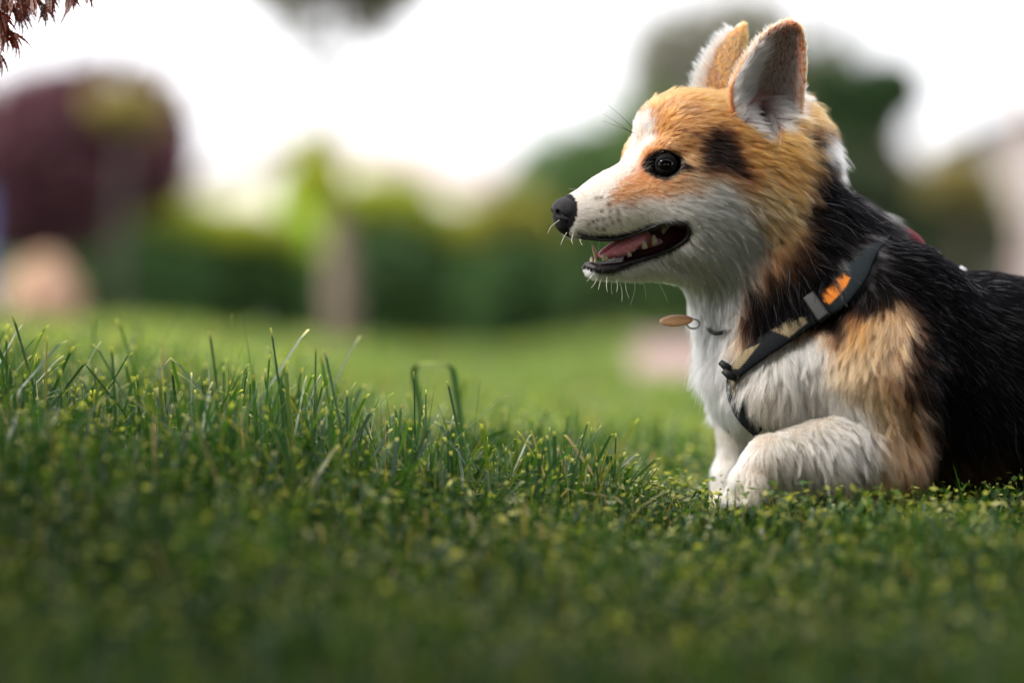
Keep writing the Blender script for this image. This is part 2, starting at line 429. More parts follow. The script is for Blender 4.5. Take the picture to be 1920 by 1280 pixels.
COAT = [   # (colour, softness in photo pixels, strength, polygon)
    (C_PALE, 18, .75, [(1150, 330), (1200, 330), (1300, 330), (1330, 345), (1290, 372), (1230, 378), (1160, 385), (1140, 365)]),
    (C_PALE, 14, .8, [(1250, 265), (1300, 285), (1345, 335), (1310, 335), (1270, 300)]),
    (C_PALE, 20, .7, [(1440, 330), (1500, 380), (1500, 470), (1460, 450), (1420, 380)]),
    (C_BROWN, 14, .85, [(1225, 205), (1260, 188), (1310, 190), (1322, 215), (1300, 222), (1260, 205), (1235, 225)]),
    (C_BROWN, 14, .75, [(1265, 235), (1330, 240), (1335, 262), (1300, 262)]),
    (C_CREAM * .8, 16, .75, [(1300, 325), (1360, 335), (1400, 360), (1440, 400), (1415, 410), (1370, 380), (1320, 350), (1290, 340)]),
    (C_BROWN, 10, .45, [(1235, 345), (1290, 335), (1310, 345), (1280, 358), (1245, 358)]),
    # white muzzle, blaze, cheek, throat and chest
    (C_WHITE, 9, 1, [(1000, 360), (1080, 330), (1165, 305), (1180, 305), (1172, 330), (1148, 362), (1150, 385), (1190, 380), (1220, 372), (1262, 372), (1310, 362), (1352, 345),
                     (1375, 362), (1395, 395), (1425, 425), (1445, 450), (1440, 490), (1425, 530), (1400, 565), (1385, 600), (1395, 625), (1380, 660), (1400, 690), (1470, 650),
                     (1530, 645), (1570, 665), (1560, 700), (1590, 730), (1640, 780), (1655, 850), (1660, 880), (1600, 905), (1560, 1000), (1250, 1010), (1180, 700), (1200, 560), (1000, 600)]),
    (C_WHITE, 7, .95, [(1160, 330), (1178, 290), (1180, 240), (1222, 215), (1236, 232), (1228, 262), (1205, 282), (1190, 312), (1172, 335)]),
    (C_PALE, 7, .6, [(1180, 300), (1195, 262), (1210, 240), (1218, 245), (1200, 280), (1186, 308)]),
    (C_CREAM, 30, .5, [(1250, 500), (1300, 440), (1380, 430), (1440, 500), (1400, 560), (1300, 560)]),
    (C_BROWN * 2.0, 20, .8, [(1400, 725), (1480, 725), (1560, 740), (1490, 765), (1420, 815), (1390, 800)]),  # shade of the crease above the forearm, painted into the coat
    (np.array((.30, .19, .12)), 24, .8, [(1395, 872), (1480, 858), (1600, 862), (1660, 880), (1640, 940), (1430, 960), (1420, 910)]),  # shading under the near forearm, painted in as brown hair
    (C_CREAM, 30, .5, [(1390, 640), (1560, 640), (1620, 760), (1640, 900), (1380, 960)]),
    # dark temple
    (C_BROWN * .6, 14, .75, [(1310, 262), (1340, 235), (1360, 225), (1385, 262), (1412, 345), (1350, 330), (1290, 318), (1280, 308), (1312, 308)]),
    (C_BLACK * 2.0, 10, .96, [(1318, 268), (1340, 250), (1352, 240), (1372, 262), (1392, 300), (1400, 338), (1378, 328), (1350, 322), (1322, 316), (1316, 292)]),
    # dark skin round the eye
    (C_BLACK, 2.5, 1, [(1202, 311), (1218, 290), (1238, 280), (1256, 279), (1273, 286), (1302, 318), (1282, 326), (1265, 335), (1246, 340), (1226, 334), (1208, 322)]),
    # lips
    (C_BLACK, 3, 1, [(1078, 433), (1110, 441), (1150, 440), (1190, 432), (1225, 420), (1262, 410), (1290, 414), (1300, 432), (1292, 455), (1262, 476), (1215, 492), (1182, 504),
                     (1150, 516), (1122, 513), (1104, 502), (1108, 488), (1150, 487), (1240, 465), (1280, 440), (1250, 426), (1200, 441), (1150, 452), (1100, 452)]),
    # black neck, back and flank
    (C_BLACK, 9, 1, [(1530, 250), (1522, 275), (1518, 320), (1512, 372), (1504, 420), (1500, 458), (1470, 505), (1425, 530), (1400, 555), (1396, 605), (1402, 640), (1440, 655),
                     (1530, 625), (1580, 640), (1610, 600), (1680, 585), (1705, 610), (1700, 650), (1680, 720), (1720, 790), (1735, 850), (1700, 900), (1760, 960), (3200, 960), (3200, 200), (1700, 200)]),
    (C_BROWN * .6, 18, .7, [(1430, 470), (1470, 440), (1505, 460), (1480, 510), (1440, 530), (1405, 530)]),
    (C_TAN, 16, .5, [(1395, 500), (1430, 475), (1440, 495), (1420, 530), (1400, 545)]),
    # tan over the shoulder
    (C_TAN, 16, 1, [(1640, 605), (1690, 590), (1700, 630), (1680, 690), (1650, 715), (1690, 790), (1715, 850), (1690, 890), (1650, 880), (1655, 800), (1600, 740), (1540, 705), (1560, 680), (1610, 660)]),
    (C_BROWN, 22, .7, [(1680, 680), (1720, 780), (1740, 850), (1700, 900), (1680, 860), (1690, 780), (1665, 710)]),
    (C_WHITE, 9, .85, [(1548, 268), (1570, 278), (1600, 296), (1640, 335), (1690, 372), (1700, 400), (1660, 385), (1610, 340), (1575, 312), (1552, 290)]),
    (C_WHITE, 10, .9, [(1580, 330), (1640, 352), (1690, 385), (1690, 430), (1655, 415), (1620, 375)]),
    (C_GREY, 14, .3, [(1575, 490), (1640, 470), (1650, 520), (1600, 570), (1570, 560)]),  # highlight on the neck fur, painted in as greyer hair
    (C_BROWN * .6, 30, .7, [(1700, 880), (1900, 870), (1950, 960), (1700, 960)]),
]
# how it lies: photo column, row, direction (dx, dy), length in mm, lift in degrees
GUIDE = [
    (1070, 375, 1, -.3, 3, 12), (1090, 420, 1, .25, 4, 14), (1130, 340, 1, -.45, 3.5, 12), (1130, 400, 1, .35, 5, 14), (1130, 435, .9, .45, 4, 18),
    (1180, 310, .9, -.6, 5, 18), (1180, 370, 1, .45, 6, 14), (1200, 420, 1, .35, 6, 14), (1195, 240, .55, -.85, 8, 26), (1235, 200, .8, -.6, 9, 26),
    (1290, 180, 1, -.2, 11, 26), (1240, 260, 1, -.1, 7, 16), (1248, 338, 1, .3, 5, 12), (1290, 290, 1, .35, 8, 15), (1290, 230, 1, .25, 9, 20),
    (1340, 220, .9, .35, 11, 25), (1340, 290, 1, .4, 10, 18), (1300, 350, 1, .3, 9, 15), (1300, 400, 1, .15, 9, 16), (1380, 370, 1, .5, 14, 20),
    (1380, 430, .9, .55, 16, 20), (1320, 450, .9, .5, 13, 18), (1120, 515, .3, .9, 5, 26), (1170, 520, .7, .6, 5, 20), (1230, 510, .8, .6, 6, 18),
    (1280, 500, .6, .8, 10, 20), (1300, 560, .0, 1, 24, 30), (1400, 490, .6, .8, 20, 24), (1440, 440, .8, .65, 22, 26), (1450, 380, .85, .55, 20, 26),
    (1400, 300, .9, .3, 12, 25), (1480, 330, .85, .6, 18, 28), (1500, 270, .8, .6, 20, 32), (1520, 400, .8, .65, 26, 30), (1480, 500, .6, .85, 26, 28),
    (1600, 320, .85, .55, 30, 24), (1640, 380, .85, .5, 34, 26), (1600, 430, .75, .7, 28, 22), (1560, 500, .55, .85, 24, 22), (1660, 450, .8, .5, 24, 20),
    (1370, 580, .1, 1, 24, 24), (1300, 620, -.25, 1, 28, 34), (1340, 690, -.6, .9, 30, 38), (1320, 760, -.4, 1, 26, 34), (1420, 650, .1, 1, 22, 24),
    (1450, 720, .1, 1, 22, 24), (1520, 660, .3, .95, 20, 22), (1600, 650, -.1, 1, 22, 22), (1640, 600, -.3, 1, 20, 20), (1600, 720, .4, .9, 24, 22),
    (1680, 700, .35, .95, 24, 22), (1680, 800, .3, 1, 26, 24), (1700, 880, .1, 1, 26, 26), (1640, 840, .4, .9, 22, 26), (1560, 790, .25, .95, 13, 22),
    (1560, 860, .35, .9, 24, 30), (1470, 800, .1, 1, 10, 18), (1430, 850, .15, 1, 9, 18), (1410, 895, .1, 1, 7, 16), (1395, 935, .0, 1, 4, 14),
    (1480, 895, .35, .95, 22, 30), (1370, 850, 0, 1, 9, 20), (1350, 950, 0, 1, 6, 16), (1350, 900, .05, 1, 7, 18),
    (1720, 500, .9, .35, 14, 11), (1760, 600, .8, .6, 14, 11), (1800, 520, .85, .5, 13, 10), (1800, 700, .7, .75, 15, 11), (1800, 850, .5, .9, 22, 18),
    (1900, 500, 1, .2, 13, 10), (1950, 650, .9, .35, 15, 10), (1950, 850, .6, .8, 28, 20), (2200, 600, 1, .3, 18, 14), (2500, 560, 1, .3, 20, 16), (2500, 800, .6, .9, 20, 18),
    (2700, 600, .8, -.2, 40, 30),
]
G = np.array(GUIDE, float)

def coat(p, n, sx=0, sy=0):
    """colour of the hair rooted at points p with normals n, and the side-view position"""
    qb = BD.loc(p); qh = HD.loc(p)
    headish = (p[:, 2] > float(W(0, 545)[2])) & (p[:, 0] < float(W(1540, 0)[0]))
    k = D / (D + p[:, 1]); px0 = 960 + p[:, 0] * k / S; py0 = HOR - (p[:, 2] - CAMH) * k / S
    hx, hy = HD.mirpx(p); bx, by = BD.mirpx(p)
    far = np.where(headish, qh[:, 1] < 0, qb[:, 1] < 0)
    px = np.where(far, np.where(headish, hx, bx), px0); py = np.where(far, np.where(headish, hy, by), py0)
    # the far foreleg and breast are white where they show, wherever the mirror puts them
    px = px + sx; py = py + sy
    jit = (vnoise(p, 90, 3) - .5) * 16 + (vnoise(p, 260, 4) - .5) * 10
    jit2 = (vnoise(p, 110, 5) - .5) * 14
    X = px + jit; Y = py + jit2
    c = np.tile(C_ORANGE, (len(p), 1))
    dark = vnoise(p, 60, 9)[:, None]
    c = c * (.8 + .4 * dark)
    for colr, soft, st, poly in COAT:
        if soft < 6: x_, y_ = px + jit * .15, py + jit2 * .15
        else: x_, y_ = X, Y
        w = st / (1 + np.exp(np.clip(poly_sd(x_, y_, poly) / soft * 2.2, -30, 30)))
        c = c * (1 - w[:, None]) + colr * w[:, None]
    for sx_, sy_ in SPOTS:
        w = np.exp(-((px - sx_) ** 2 + (py - sy_) ** 2) / (2 * 2.6 ** 2)) * .9
        c = c * (1 - w[:, None]) + C_BROWN * .5 * w[:, None]
    leg = (qb[:, 1] < -.02) & (px0 < 1440) & (py0 > 640)
    c[leg] = C_WHITE * .95
    return c, px, py, headish, far

def flow(px, py):
    d = (px[:, None] - G[None, :, 0]) ** 2 + (py[:, None] - G[None, :, 1]) ** 2
    w = np.exp(-d / (2 * 30.0 ** 2)) + 1e-4 / (1 + d / 2500.0) ** 2
    w /= w.sum(1, keepdims=True)
    v = w @ G[:, 2:6]
    return v

def grow(name, verts, quads, ears, count, parent, mat):
    V = verts
    a, b, c, d = (V[quads[:, i]] for i in range(4))
    fn = np.cross(c - a, d - b); area = np.linalg.norm(fn, axis=1) * .5; fn /= (2 * area[:, None] + 1e-12)
    cen = (a + b + c + d) / 4
    vn = np.zeros_like(V)
    for i in range(4): np.add.at(vn, quads[:, i], fn)
    vn /= np.linalg.norm(vn, axis=1, keepdims=True) + 1e-9
    colr, px, py, headish, far = coat(cen, fn)
    # which faces are ears
    kd = KDTree(len(ears))
    for i, e in enumerate(ears): kd.insert(e[0], i)
    kd.balance()
    ear = np.zeros(len(cen), int); earu = np.full(len(cen), .5)
    cand = np.where((cen[:, 2] > float(W(0, 285)[2])) & (cen[:, 0] > float(W(1270, 0)[0])) & (cen[:, 0] < float(W(1530, 0)[0])))[0]
    nearside_dir = HD.L
    for i in cand:
        co, j, dist = kd.find(cen[i])
        if dist < .0045:
            s = ears[j][2]
            oc = ears[j][4] - cen[i]; inner = np.dot(fn[i], oc) / np.linalg.norm(oc) > .22; earu[i] = ears[j][3]
            ear[i] = 1 if inner else 2
    view = np.array((0, -D, CAMH)) - cen; view /= np.linalg.norm(view, axis=1, keepdims=True)
    facing = (view * fn).sum(1)
    dens = np.where(facing > -.35, 1.0, .28)
    dens = np.where(headish, dens * 1.5, dens)
    dens *= np.where(cen[:, 0] > .46, .25, 1)
    dens *= np.where(ear > 0, 1.2, 1)
    inside_mouth = (poly_sd(px, py, MOUTH) < 3) & headish
    eye_sd = poly_sd(px, py, [(1212, 311), (1224, 294), (1240, 285), (1256, 284), (1269, 293), (1280, 311), (1264, 327), (1246, 334), (1226, 327)])
    nose = (np.linalg.norm(cen - HD.P(1062, 402, 0), axis=1) < .0138) | (np.linalg.norm(cen - HD.P(1072, 424, 0), axis=1) < .0085)
    lipb = (poly_sd(px, py, COAT[16][3]) < -1) & headish
    chin = lipb & (py > 486) & (px < 1185)
    dens[inside_mouth | (eye_sd < 0) | nose] = 0
    dens[lipb] *= .85
    dens[chin] = 0
    w = area * dens; w /= w.sum()
    f = rng.choice(len(cen), count, p=w)
    u, v = rng.random(count), rng.random(count)
    q = quads[f]
    bl = lambda A: (A[q[:, 0]] * ((1 - u) * (1 - v))[:, None] + A[q[:, 1]] * (u * (1 - v))[:, None] + A[q[:, 2]] * (u * v)[:, None] + A[q[:, 3]] * ((1 - u) * v)[:, None])
    root = bl(V); nr = bl(vn); nr /= np.linalg.norm(nr, axis=1, keepdims=True) + 1e-9
    C, px, py, headish, far = coat(root, nr)
    fl = flow(px, py); dl = fl[:, :2] / (np.linalg.norm(fl[:, :2], axis=1, keepdims=True) + 1e-9) * (fl[:, 2:3] * .001 / S * .55)
    C = coat(root, nr, dl[:, 0], dl[:, 1])[0]
    er = ear[f]
    L = fl[:, 2] * .001; lift = np.radians(fl[:, 3])
    A = np.where(headish[:, None, None], HD.A[None], BD.A[None])
    dirw = -fl[:, 0:1] * A[:, 0] - fl[:, 1:2] * A[:, 2]
    # ears: hair runs up to the tip
    up = HD.U * .9 - HD.F * .15
    isear = er > 0
    dirw[isear] = up
    t_e = np.clip((root[:, 2] - float(W(0, 250)[2])) / (.085), 0, 1)
    L = np.where(er == 2, .0045, L); lift = np.where(er == 2, math.radians(18), lift)
    inner = er == 1
    L = np.where(inner, .0075 - .004 * t_e, L); lift = np.where(inner, math.radians(26), lift)
    # long fringe at the front edge inside the ear
    side = np.where(HD.loc(root)[:, 1] > 0, 1, -1)
    dn = (dirw * nr).sum(1, keepdims=True)
    tan = dirw - dn * nr; tan /= np.linalg.norm(tan, axis=1, keepdims=True) + 1e-9
    # colour of the ears
    n1 = vnoise(root, 150, 21)[:, None]
    cup = np.clip(-poly_sd(px, py, EARCUP) / 6, 0, 1) * headish
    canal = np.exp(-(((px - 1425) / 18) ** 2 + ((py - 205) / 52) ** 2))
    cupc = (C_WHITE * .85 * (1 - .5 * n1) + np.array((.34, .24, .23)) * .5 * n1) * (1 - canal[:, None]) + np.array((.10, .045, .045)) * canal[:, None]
    isc = (er != 2) & (cup > 0)
    C = np.where(isc[:, None], C * (1 - cup[:, None]) + cupc * cup[:, None], C)
    inc = np.array((.92, .85, .82)) * (1 - .35 * n1) + C_PINK * .35 * n1
    lowdark = np.clip(1 - t_e * 1.9, 0, 1)[:, None]
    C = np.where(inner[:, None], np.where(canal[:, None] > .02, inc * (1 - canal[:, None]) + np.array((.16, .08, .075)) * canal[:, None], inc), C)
    outc = C_ORANGE * (.85 + .3 * n1)
    rim = np.clip((t_e - .86) / .14, 0, 1)[:, None]
    outc = outc * (1 - .15 * rim) + C_BROWN * .15 * rim
    C = np.where((er == 2)[:, None], outc, C)
    eu = earu[f]
    wisp = (er == 1) & (eu < .22) & (py > 90)          # long fringe along the front edge
    L = np.where(wisp, .010, L); lift = np.where(wisp, math.radians(24), lift)
    C = np.where(wisp[:, None], C_WHITE * .6 + C_PALE * .4 * n1 + C_WHITE * .4 * (1 - n1), C)
    wd = -HD.F * .55 + HD.U * .8
    tw = wd - (wd @ nr.T).T[:, None] * nr; tw /= np.linalg.norm(tw, axis=1, keepdims=True) + 1e-9
    tan = np.where(wisp[:, None], tw, tan)
    edge = isear & (eu < .07) & (py > 50)
    fr = edge & (rng.random(count) < np.where(side > 0, .22, .75))
    wd2 = HD.F * .75 + HD.U * .65
    tan = np.where(fr[:, None], wd2[None] / np.linalg.norm(wd2), tan); L = np.where(fr, np.where(side > 0, .005, .0085), L); lift = np.where(fr, .15, lift)
    C = np.where(fr[:, None], C_WHITE, C)
    # clumps
    nc = count // 15
    ci = rng.choice(count, nc, replace=False)
    kd = KDTree(nc)
    for i, j in enumerate(ci): kd.insert(root[j], i)
    kd.balance()
    cl = np.fromiter((kd.find(p)[1] for p in root), int, count)
    cr = root[ci[cl]]; cn = nr[ci[cl]]; ct = tan[ci[cl]]
    crand = rng.normal(0, 1, (nc, 4))[cl]
    rnd = rng.normal(0, 1, (count, 3))
    Lc = L[ci[cl]]
    same = (np.linalg.norm(cr - root, axis=1) < L * .6) & (er == er[ci[cl]])
    bi = np.cross(nr, tan)
    longh = np.clip((L - .012) / .01, 0, 1)
    ang = crand[:, 0] * (.12 + .12 * longh) + rnd[:, 0] * .09
    tan2 = tan * np.cos(ang)[:, None] + bi * np.sin(ang)[:, None]
    lift2 = np.clip(lift * (1 + .16 * crand[:, 1] + .16 * rnd[:, 1]), .06, 1.3)
    Ls = L * np.clip(1 + .12 * crand[:, 2] + .16 * rnd[:, 2], .4, 1.5)
    strapd0 = np.full(count, 1e9)
    for (ax_, ay_), (bx_, by_) in zip(STRAP[:-1], STRAP[1:]):
        ex_, ey_ = bx_ - ax_, by_ - ay_; tt = np.clip(((px - ax_) * ex_ + (py - ay_) * ey_) / (ex_ * ex_ + ey_ * ey_), 0, 1)
        strapd0 = np.minimum(strapd0, np.hypot(px - ax_ - ex_ * tt, py - ay_ - ey_ * tt))
    K = 6
    und = np.clip((40 - strapd0) / 22, 0, 1) * (HD.loc(root)[:, 0] < .10)
    Ls = Ls * (1 - .35 * und); lift2 = lift2 * (1 - .35 * und)
    T = np.linspace(0, 1, K)
    pts = np.zeros((count, K, 3))
    pts[:, 0] = root - nr * .0006
    cpos = cr.copy()
    for k in range(1, K):
        t = T[k]
        lf = lift2 * (1.5 - 1.1 * t)
        step = (tan2 * np.cos(lf)[:, None] + nr * np.sin(lf)[:, None]) * (Ls / (K - 1))[:, None]
        step[:, 2] -= (Ls * .10 * t / (K - 1))
        pts[:, k] = pts[:, k - 1] + step
    # pull towards the clump's own hair
    lead = pts[ci[cl]]
    cw = (np.where(same, 1, 0) * np.clip(.54 + .2 * crand[:, 3], .05, .9) * np.where(L < .010, .6, 1))
    for k in range(1, K):
        wk = (cw * T[k] ** 1.3)[:, None]
        off = lead[:, k] - pts[:, k]
        pts[:, k] += off * wk
    # fine waviness
    ph = rng.random(count) * 6.28
    for k in range(1, K):
        pts[:, k] += bi * (np.sin(ph + T[k] * 5) * Ls * .02)[:, None]
    ctone = rng.normal(0, 1, nc)[cl]
    jitc = np.clip(1 + rng.normal(0, .16, count) + ctone * .15, .4, 1.6)
    C = C * jitc[:, None]
    sat = (C[:, 0] - C[:, 2]) / (C[:, 0] + 1e-6)
    darktip = (sat > .3) & ((rng.random(count) < .10) | ((ctone > 1.35) & (rng.random(count) < .6))) & (er == 0)
    creamy = (sat < .3) & (C[:, 0] > .3) & (ctone > 1.0) & (rng.random(count) < .6)
    C[creamy] = C[creamy] * np.array((.80, .68, .52))
    # a few odd hairs
    odd = (rng.random(count) < np.where(headish & (px < 1420), .16, .04)) & (C.mean(1) < .05)
    C[odd] = C_GREY * .4
    hc = bpy.data.hair_curves.new(name)
    hc.add_curves([K] * count)
    hc.attributes['position'].data.foreach_set('vector', pts.astype(np.float32).ravel())
    base = np.where(Ls > .014, .000080, .00007)
    base = np.where(far & (facing[f] < -.3), .00020, base)
    base = np.where(root[:, 0] > .46, .00020, base)
    rr = base[:, None] * np.array([1, 1, .95, .8, .55, .15])[None]
    ra = hc.attributes.get('radius') or hc.attributes.new('radius', 'FLOAT', 'POINT')
    ra.data.foreach_set('value', rr.astype(np.float32).ravel())
    cc = np.ones((count, K, 4), np.float32)
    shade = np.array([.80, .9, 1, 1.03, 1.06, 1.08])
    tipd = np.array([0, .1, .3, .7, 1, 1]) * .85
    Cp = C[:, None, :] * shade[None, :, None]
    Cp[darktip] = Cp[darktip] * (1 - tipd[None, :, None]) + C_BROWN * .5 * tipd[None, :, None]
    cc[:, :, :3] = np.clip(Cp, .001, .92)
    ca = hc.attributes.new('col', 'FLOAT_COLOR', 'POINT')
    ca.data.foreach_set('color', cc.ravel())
    hc.materials.append(mat)
    o = bpy.data.objects.new(name, hc)
    return link(o, parent)

def hair_mat():
    m = bpy.data.materials.new('hair'); m.use_nodes = True
    nt = m.node_tree; nt.nodes.clear()
    out = nt.nodes.new('ShaderNodeOutputMaterial'); a = nt.nodes.new('ShaderNodeAttribute'); a.attribute_name = 'col'
    h = nt.nodes.new('ShaderNodeBsdfHairPrincipled'); h.parametrization = 'COLOR'
    h.inputs['Roughness'].default_value = .38; h.inputs['Radial Roughness'].default_value = .55
    h.inputs['Coat'].default_value = 0.0; h.inputs['IOR'].default_value = 1.38
    sp = nt.nodes.new('ShaderNodeRGBToBW'); mr = nt.nodes.new('ShaderNodeMapRange'); mr.inputs['From Max'].default_value = .12
    mr.inputs['To Min'].default_value = 1.10; mr.inputs['To Max'].default_value = 1.45
    nt.links.new(a.outputs['Color'], sp.inputs[0]); nt.links.new(sp.outputs[0], mr.inputs['Value']); nt.links.new(mr.outputs[0], h.inputs['IOR'])
    nt.links.new(a.outputs['Color'], h.inputs['Color']); df = nt.nodes.new('ShaderNodeBsdfDiffuse'); mx = nt.nodes.new('ShaderNodeMixShader'); m2 = nt.nodes.new('ShaderNodeMapRange')
    m2.inputs['From Max'].default_value = .10; m2.inputs['To Min'].default_value = .88; m2.inputs['To Max'].default_value = 0.0
    nt.links.new(sp.outputs[0], m2.inputs['Value']); nt.links.new(m2.outputs[0], mx.inputs[0]); nt.links.new(a.outputs['Color'], df.inputs['Color'])
    nt.links.new(h.outputs[0], mx.inputs[1]); nt.links.new(df.outputs[0], mx.inputs[2]); nt.links.new(mx.outputs[0], out.inputs['Surface'])
    return m
# ------------------------------------------------------------------ dog: assembled
def build_dog():
    root = bpy.data.objects.new('dog', None); root.location = BD.P(1650, 975, 0)
    link(root)
    tag(root, 'young tricolour corgi trotting through the grass with mouth open and ears up', 'dog')
    off = np.array(root.location)
    verts, quads, ears = body_geometry()
    c, px, py, headish, far = coat(verts, verts)
    inside = (poly_sd(px, py, MOUTH) < 4) & headish
    c = c * .75
    c[inside] = (.045, .010, .010)
    chin = (poly_sd(px, py, COAT[16][3]) < -1) & headish
    c[chin & ~inside] = (.012, .010, .011)
    sk = attr_mat('skin', .6, .15, .25)
    cupd = np.clip(-poly_sd(px, py, EARCUP) / 6, 0, 1) * headish
    c = c * (1 - cupd[:, None]) + np.array((.26, .15, .14)) * cupd[:, None]
    c[np.linalg.norm(verts - HD.P(1064, 402, 0), axis=1) < .0150] = (.009, .008, .010)
    body = mesh_np('body', verts, quads, sk); point_color(body.data, c)
    hm = hair_mat()
    fur = grow('fur', verts, quads, ears, 60000 if DEV == 'coarse' else 650000, None, hm)
    fur['kind'] = 'stuff'
    parts = [body, fur]

    lv = HD.loc(verts); vpx, vpy = HD.mirpx(verts); near = lv[:, 1] > 0
    lb = BD.loc(verts); bpx, bpy_ = BD.mirpx(verts); nearb = lb[:, 1] > 0
    def surf(px, py, r=5, body=False):
        X, Y, n, l = (bpx, bpy_, nearb, lb) if body else (vpx, vpy, near, lv)
        m = (np.abs(X - px) < r) & (np.abs(Y - py) < r) & n
        return float(l[m, 1].max()) if m.any() else (surf(px, py, r * 2, body) if r < 60 else .03)
    global surf_l
    surf_l = surf

    m_eye, nt, b = new_mat('eye'); b.inputs['Roughness'].default_value = .05; b.inputs['Specular IOR Level'].default_value = .32
    at = nt.nodes.new('ShaderNodeAttribute'); at.attribute_name = 'col'; nt.links.new(at.outputs['Color'], b.inputs['Base Color'])
    m_lid = simple_mat('dark_eyelid_skin', (.004, .0035, .004), .7, .12, scale=900, bump=.2)
    m_lip = simple_mat('black_lip', (.010, .007, .008), .42, .45, scale=260, bump=.9)
    m_nose = simple_mat('nose_leather', (.004, .0035, .005), .55, .28, scale=1500, bump=.6)
    m_tongue = simple_mat('tongue', (.86, .32, .38), .28, .5, scale=700, bump=.5, c2=(.66, .20, .24), sss=.3)
    m_tooth = simple_mat('tooth', (.60, .52, .38), .25, .5, scale=300, c2=(.50, .40, .25))
    m_can = simple_mat('tooth_backlit', (.75, .52, .33), .3, .5)
    m_whisk = simple_mat('whisker', (.8, .76, .66), .4, .4)

    # eyes
    for s in (1, -1):
        ls = surf(1248, 309, 22)
        r = .0080
        gaze = HD.L * s * .93 + HD.F * .36 + HD.U * .02; gaze /= np.linalg.norm(gaze)
        front = HD.P(1250, 309, ls - .0026, s)
        cen = front - gaze * r * 1.0
        gx = np.cross(gaze, HD.U); gx /= np.linalg.norm(gx); gu = np.cross(gx, gaze)
        V = []; Cc = []; nA, nB = 40, 48
        for i in range(nA + 1):
            al = math.pi * i / nA
            for j in range(nB):
                ph = 2 * math.pi * j / nB
                bulge = 1.0
                V.append(cen + r * bulge * (gaze * math.cos(al) + math.sin(al) * (gx * math.cos(ph) + gu * math.sin(ph))))
                deg = math.degrees(al)
                Cc.append((.001, .001, .001) if deg < 22 else (.003, .0016, .0012))
        F = [(i * nB + j, i * nB + (j + 1) % nB, (i + 1) * nB + (j + 1) % nB, (i + 1) * nB + j) for i in range(nA) for j in range(nB)]
        e = mesh_np('eye', V, F, m_eye); point_color(e.data, Cc); parts.append(e)
        # eyelids: a collar of skin with an almond opening
        V = []; nB = 64; nA = 9
        sx = 1 if np.dot(gx, HD.F) > 0 else -1
        for i in range(nA):
            t = i / (nA - 1)
            for j in range(nB):
                ph = 2 * math.pi * j / nB
                cx, cy = math.cos(ph) * sx, math.sin(ph)
                inner = math.radians(33)
                # almond: corner drawn out towards the nose
                a0 = inner * (1 + .60 * max(0, cx) ** 4 + .30 * max(0, -cx) ** 4) * (1 - .06 * abs(cy))
                al = a0 + (math.radians(66) - a0) * t
                rad = r * (1.035 + .11 * math.sin(min(1, t * 2.2) * math.pi * .5) - .02 * t)
                V.append(cen + rad * (gaze * math.cos(al) + math.sin(al) * (gx * math.cos(ph) + gu * math.sin(ph))))
        F = [(i * nB + j, (i + 1) * nB + j, (i + 1) * nB + (j + 1) % nB, i * nB + (j + 1) % nB) for i in range(nA - 1) for j in range(nB)]
        parts.append(mesh_np('eyelid', V, F, m_lid))

    # nose leather
    f = Field(HD.P(1066, 402, 0) - .022, HD.P(1066, 402, 0) + .022, .0005)
    f.ellipsoid(HD.P(1067, 395, 0), HD.axes(10), (.0125, .0128, .0102), .003)
    f.ellipsoid(HD.P(1067, 412, 0), HD.axes(35), (.0112, .0108, .0112), .004)
    f.ellipsoid(HD.P(1077, 429, 0), HD.axes(20), (.0080, .0062, .0066), .004)
    for s in (1, -1):
        f.ellipsoid(HD.P(1068, 398, .0065, s), HD.axes(0), (.0085, .0052, .0078), .003)
        f.ellipsoid(HD.P(1047, 399, .0055, s), HD.axes(0), (.0036, .0024, .0021), .0015, 'sub')
        f.cone(HD.P(1050, 401, .0075, s), HD.P(1064, 408, .0115, s), .0012, .0005, .0015, 'sub')
    f.cone(HD.P(1041, 396, 0), HD.P(1072, 437, 0), .0006, .0006, .0012, 'sub')
    p_, q_ = f.mesh(0); parts.append(mesh_np('nose', p_, q_, m_nose))

    # lips
    path = [(1086, 444), (1110, 448), (1150, 450), (1187, 441), (1220, 428), (1255, 416), (1282, 418), (1292, 430), (1288, 447), (1268, 462), (1235, 476),
            (1200, 487), (1168, 497), (1140, 504), (1118, 505)]
    for s in (1, -1):
        pl = catmull(np.array([(a_, b_, 0) for a_, b_ in path], float), 70)
        P3 = []; rr = []
        cx_, cy_ = 1200, 462
        for x, y, _ in pl:
            dx, dy = x - cx_, y - cy_; n_ = math.hypot(dx, dy)
            l_ = surf(x + (0 if 1120 < x < 1280 else dx / n_ * 3), y + (-4 if y < 452 and x < 1285 else 4), 5)
            P3.append((x, y, l_))
            rr.append(.0008 + .0005 * abs(math.sin(x * .21)) + (.0006 if (y > 480) else 0) + (.0005 if x > 1280 else 0))
        P3 = np.array(P3)
        for _ in range(6): P3[1:-1, 2] = .5 * P3[1:-1, 2] + .25 * (P3[:-2, 2] + P3[2:, 2])
        rr = np.array(rr)
        for _ in range(6): rr[1:-1] = .5 * rr[1:-1] + .25 * (rr[:-2] + rr[2:])
        parts.append(tube('lip', [HD.P(x, y, l_ - .0010, s) for x, y, l_ in P3], rr, m_lip, seg=10))
    # lower front lip
    arc = [(1170, 498, .0115), (1140, 505, .0105), (1118, 504, .0075), (1108, 500, .003), (1107, 499, 0)]
    pts = [HD.P(x, y, l_, 1) for x, y, l_ in arc] + [HD.P(x, y, l_, -1) for x, y, l_ in arc[-2::-1]]
    pts = catmull(np.array(pts), 30)
    parts.append(tube('lip', [tuple(v) for v in pts], .0034, m_lip, seg=12))

    # tongue
    f = Field(HD.P(1200, 460, 0) - .045, HD.P(1200, 460, 0) + .045, .0008)
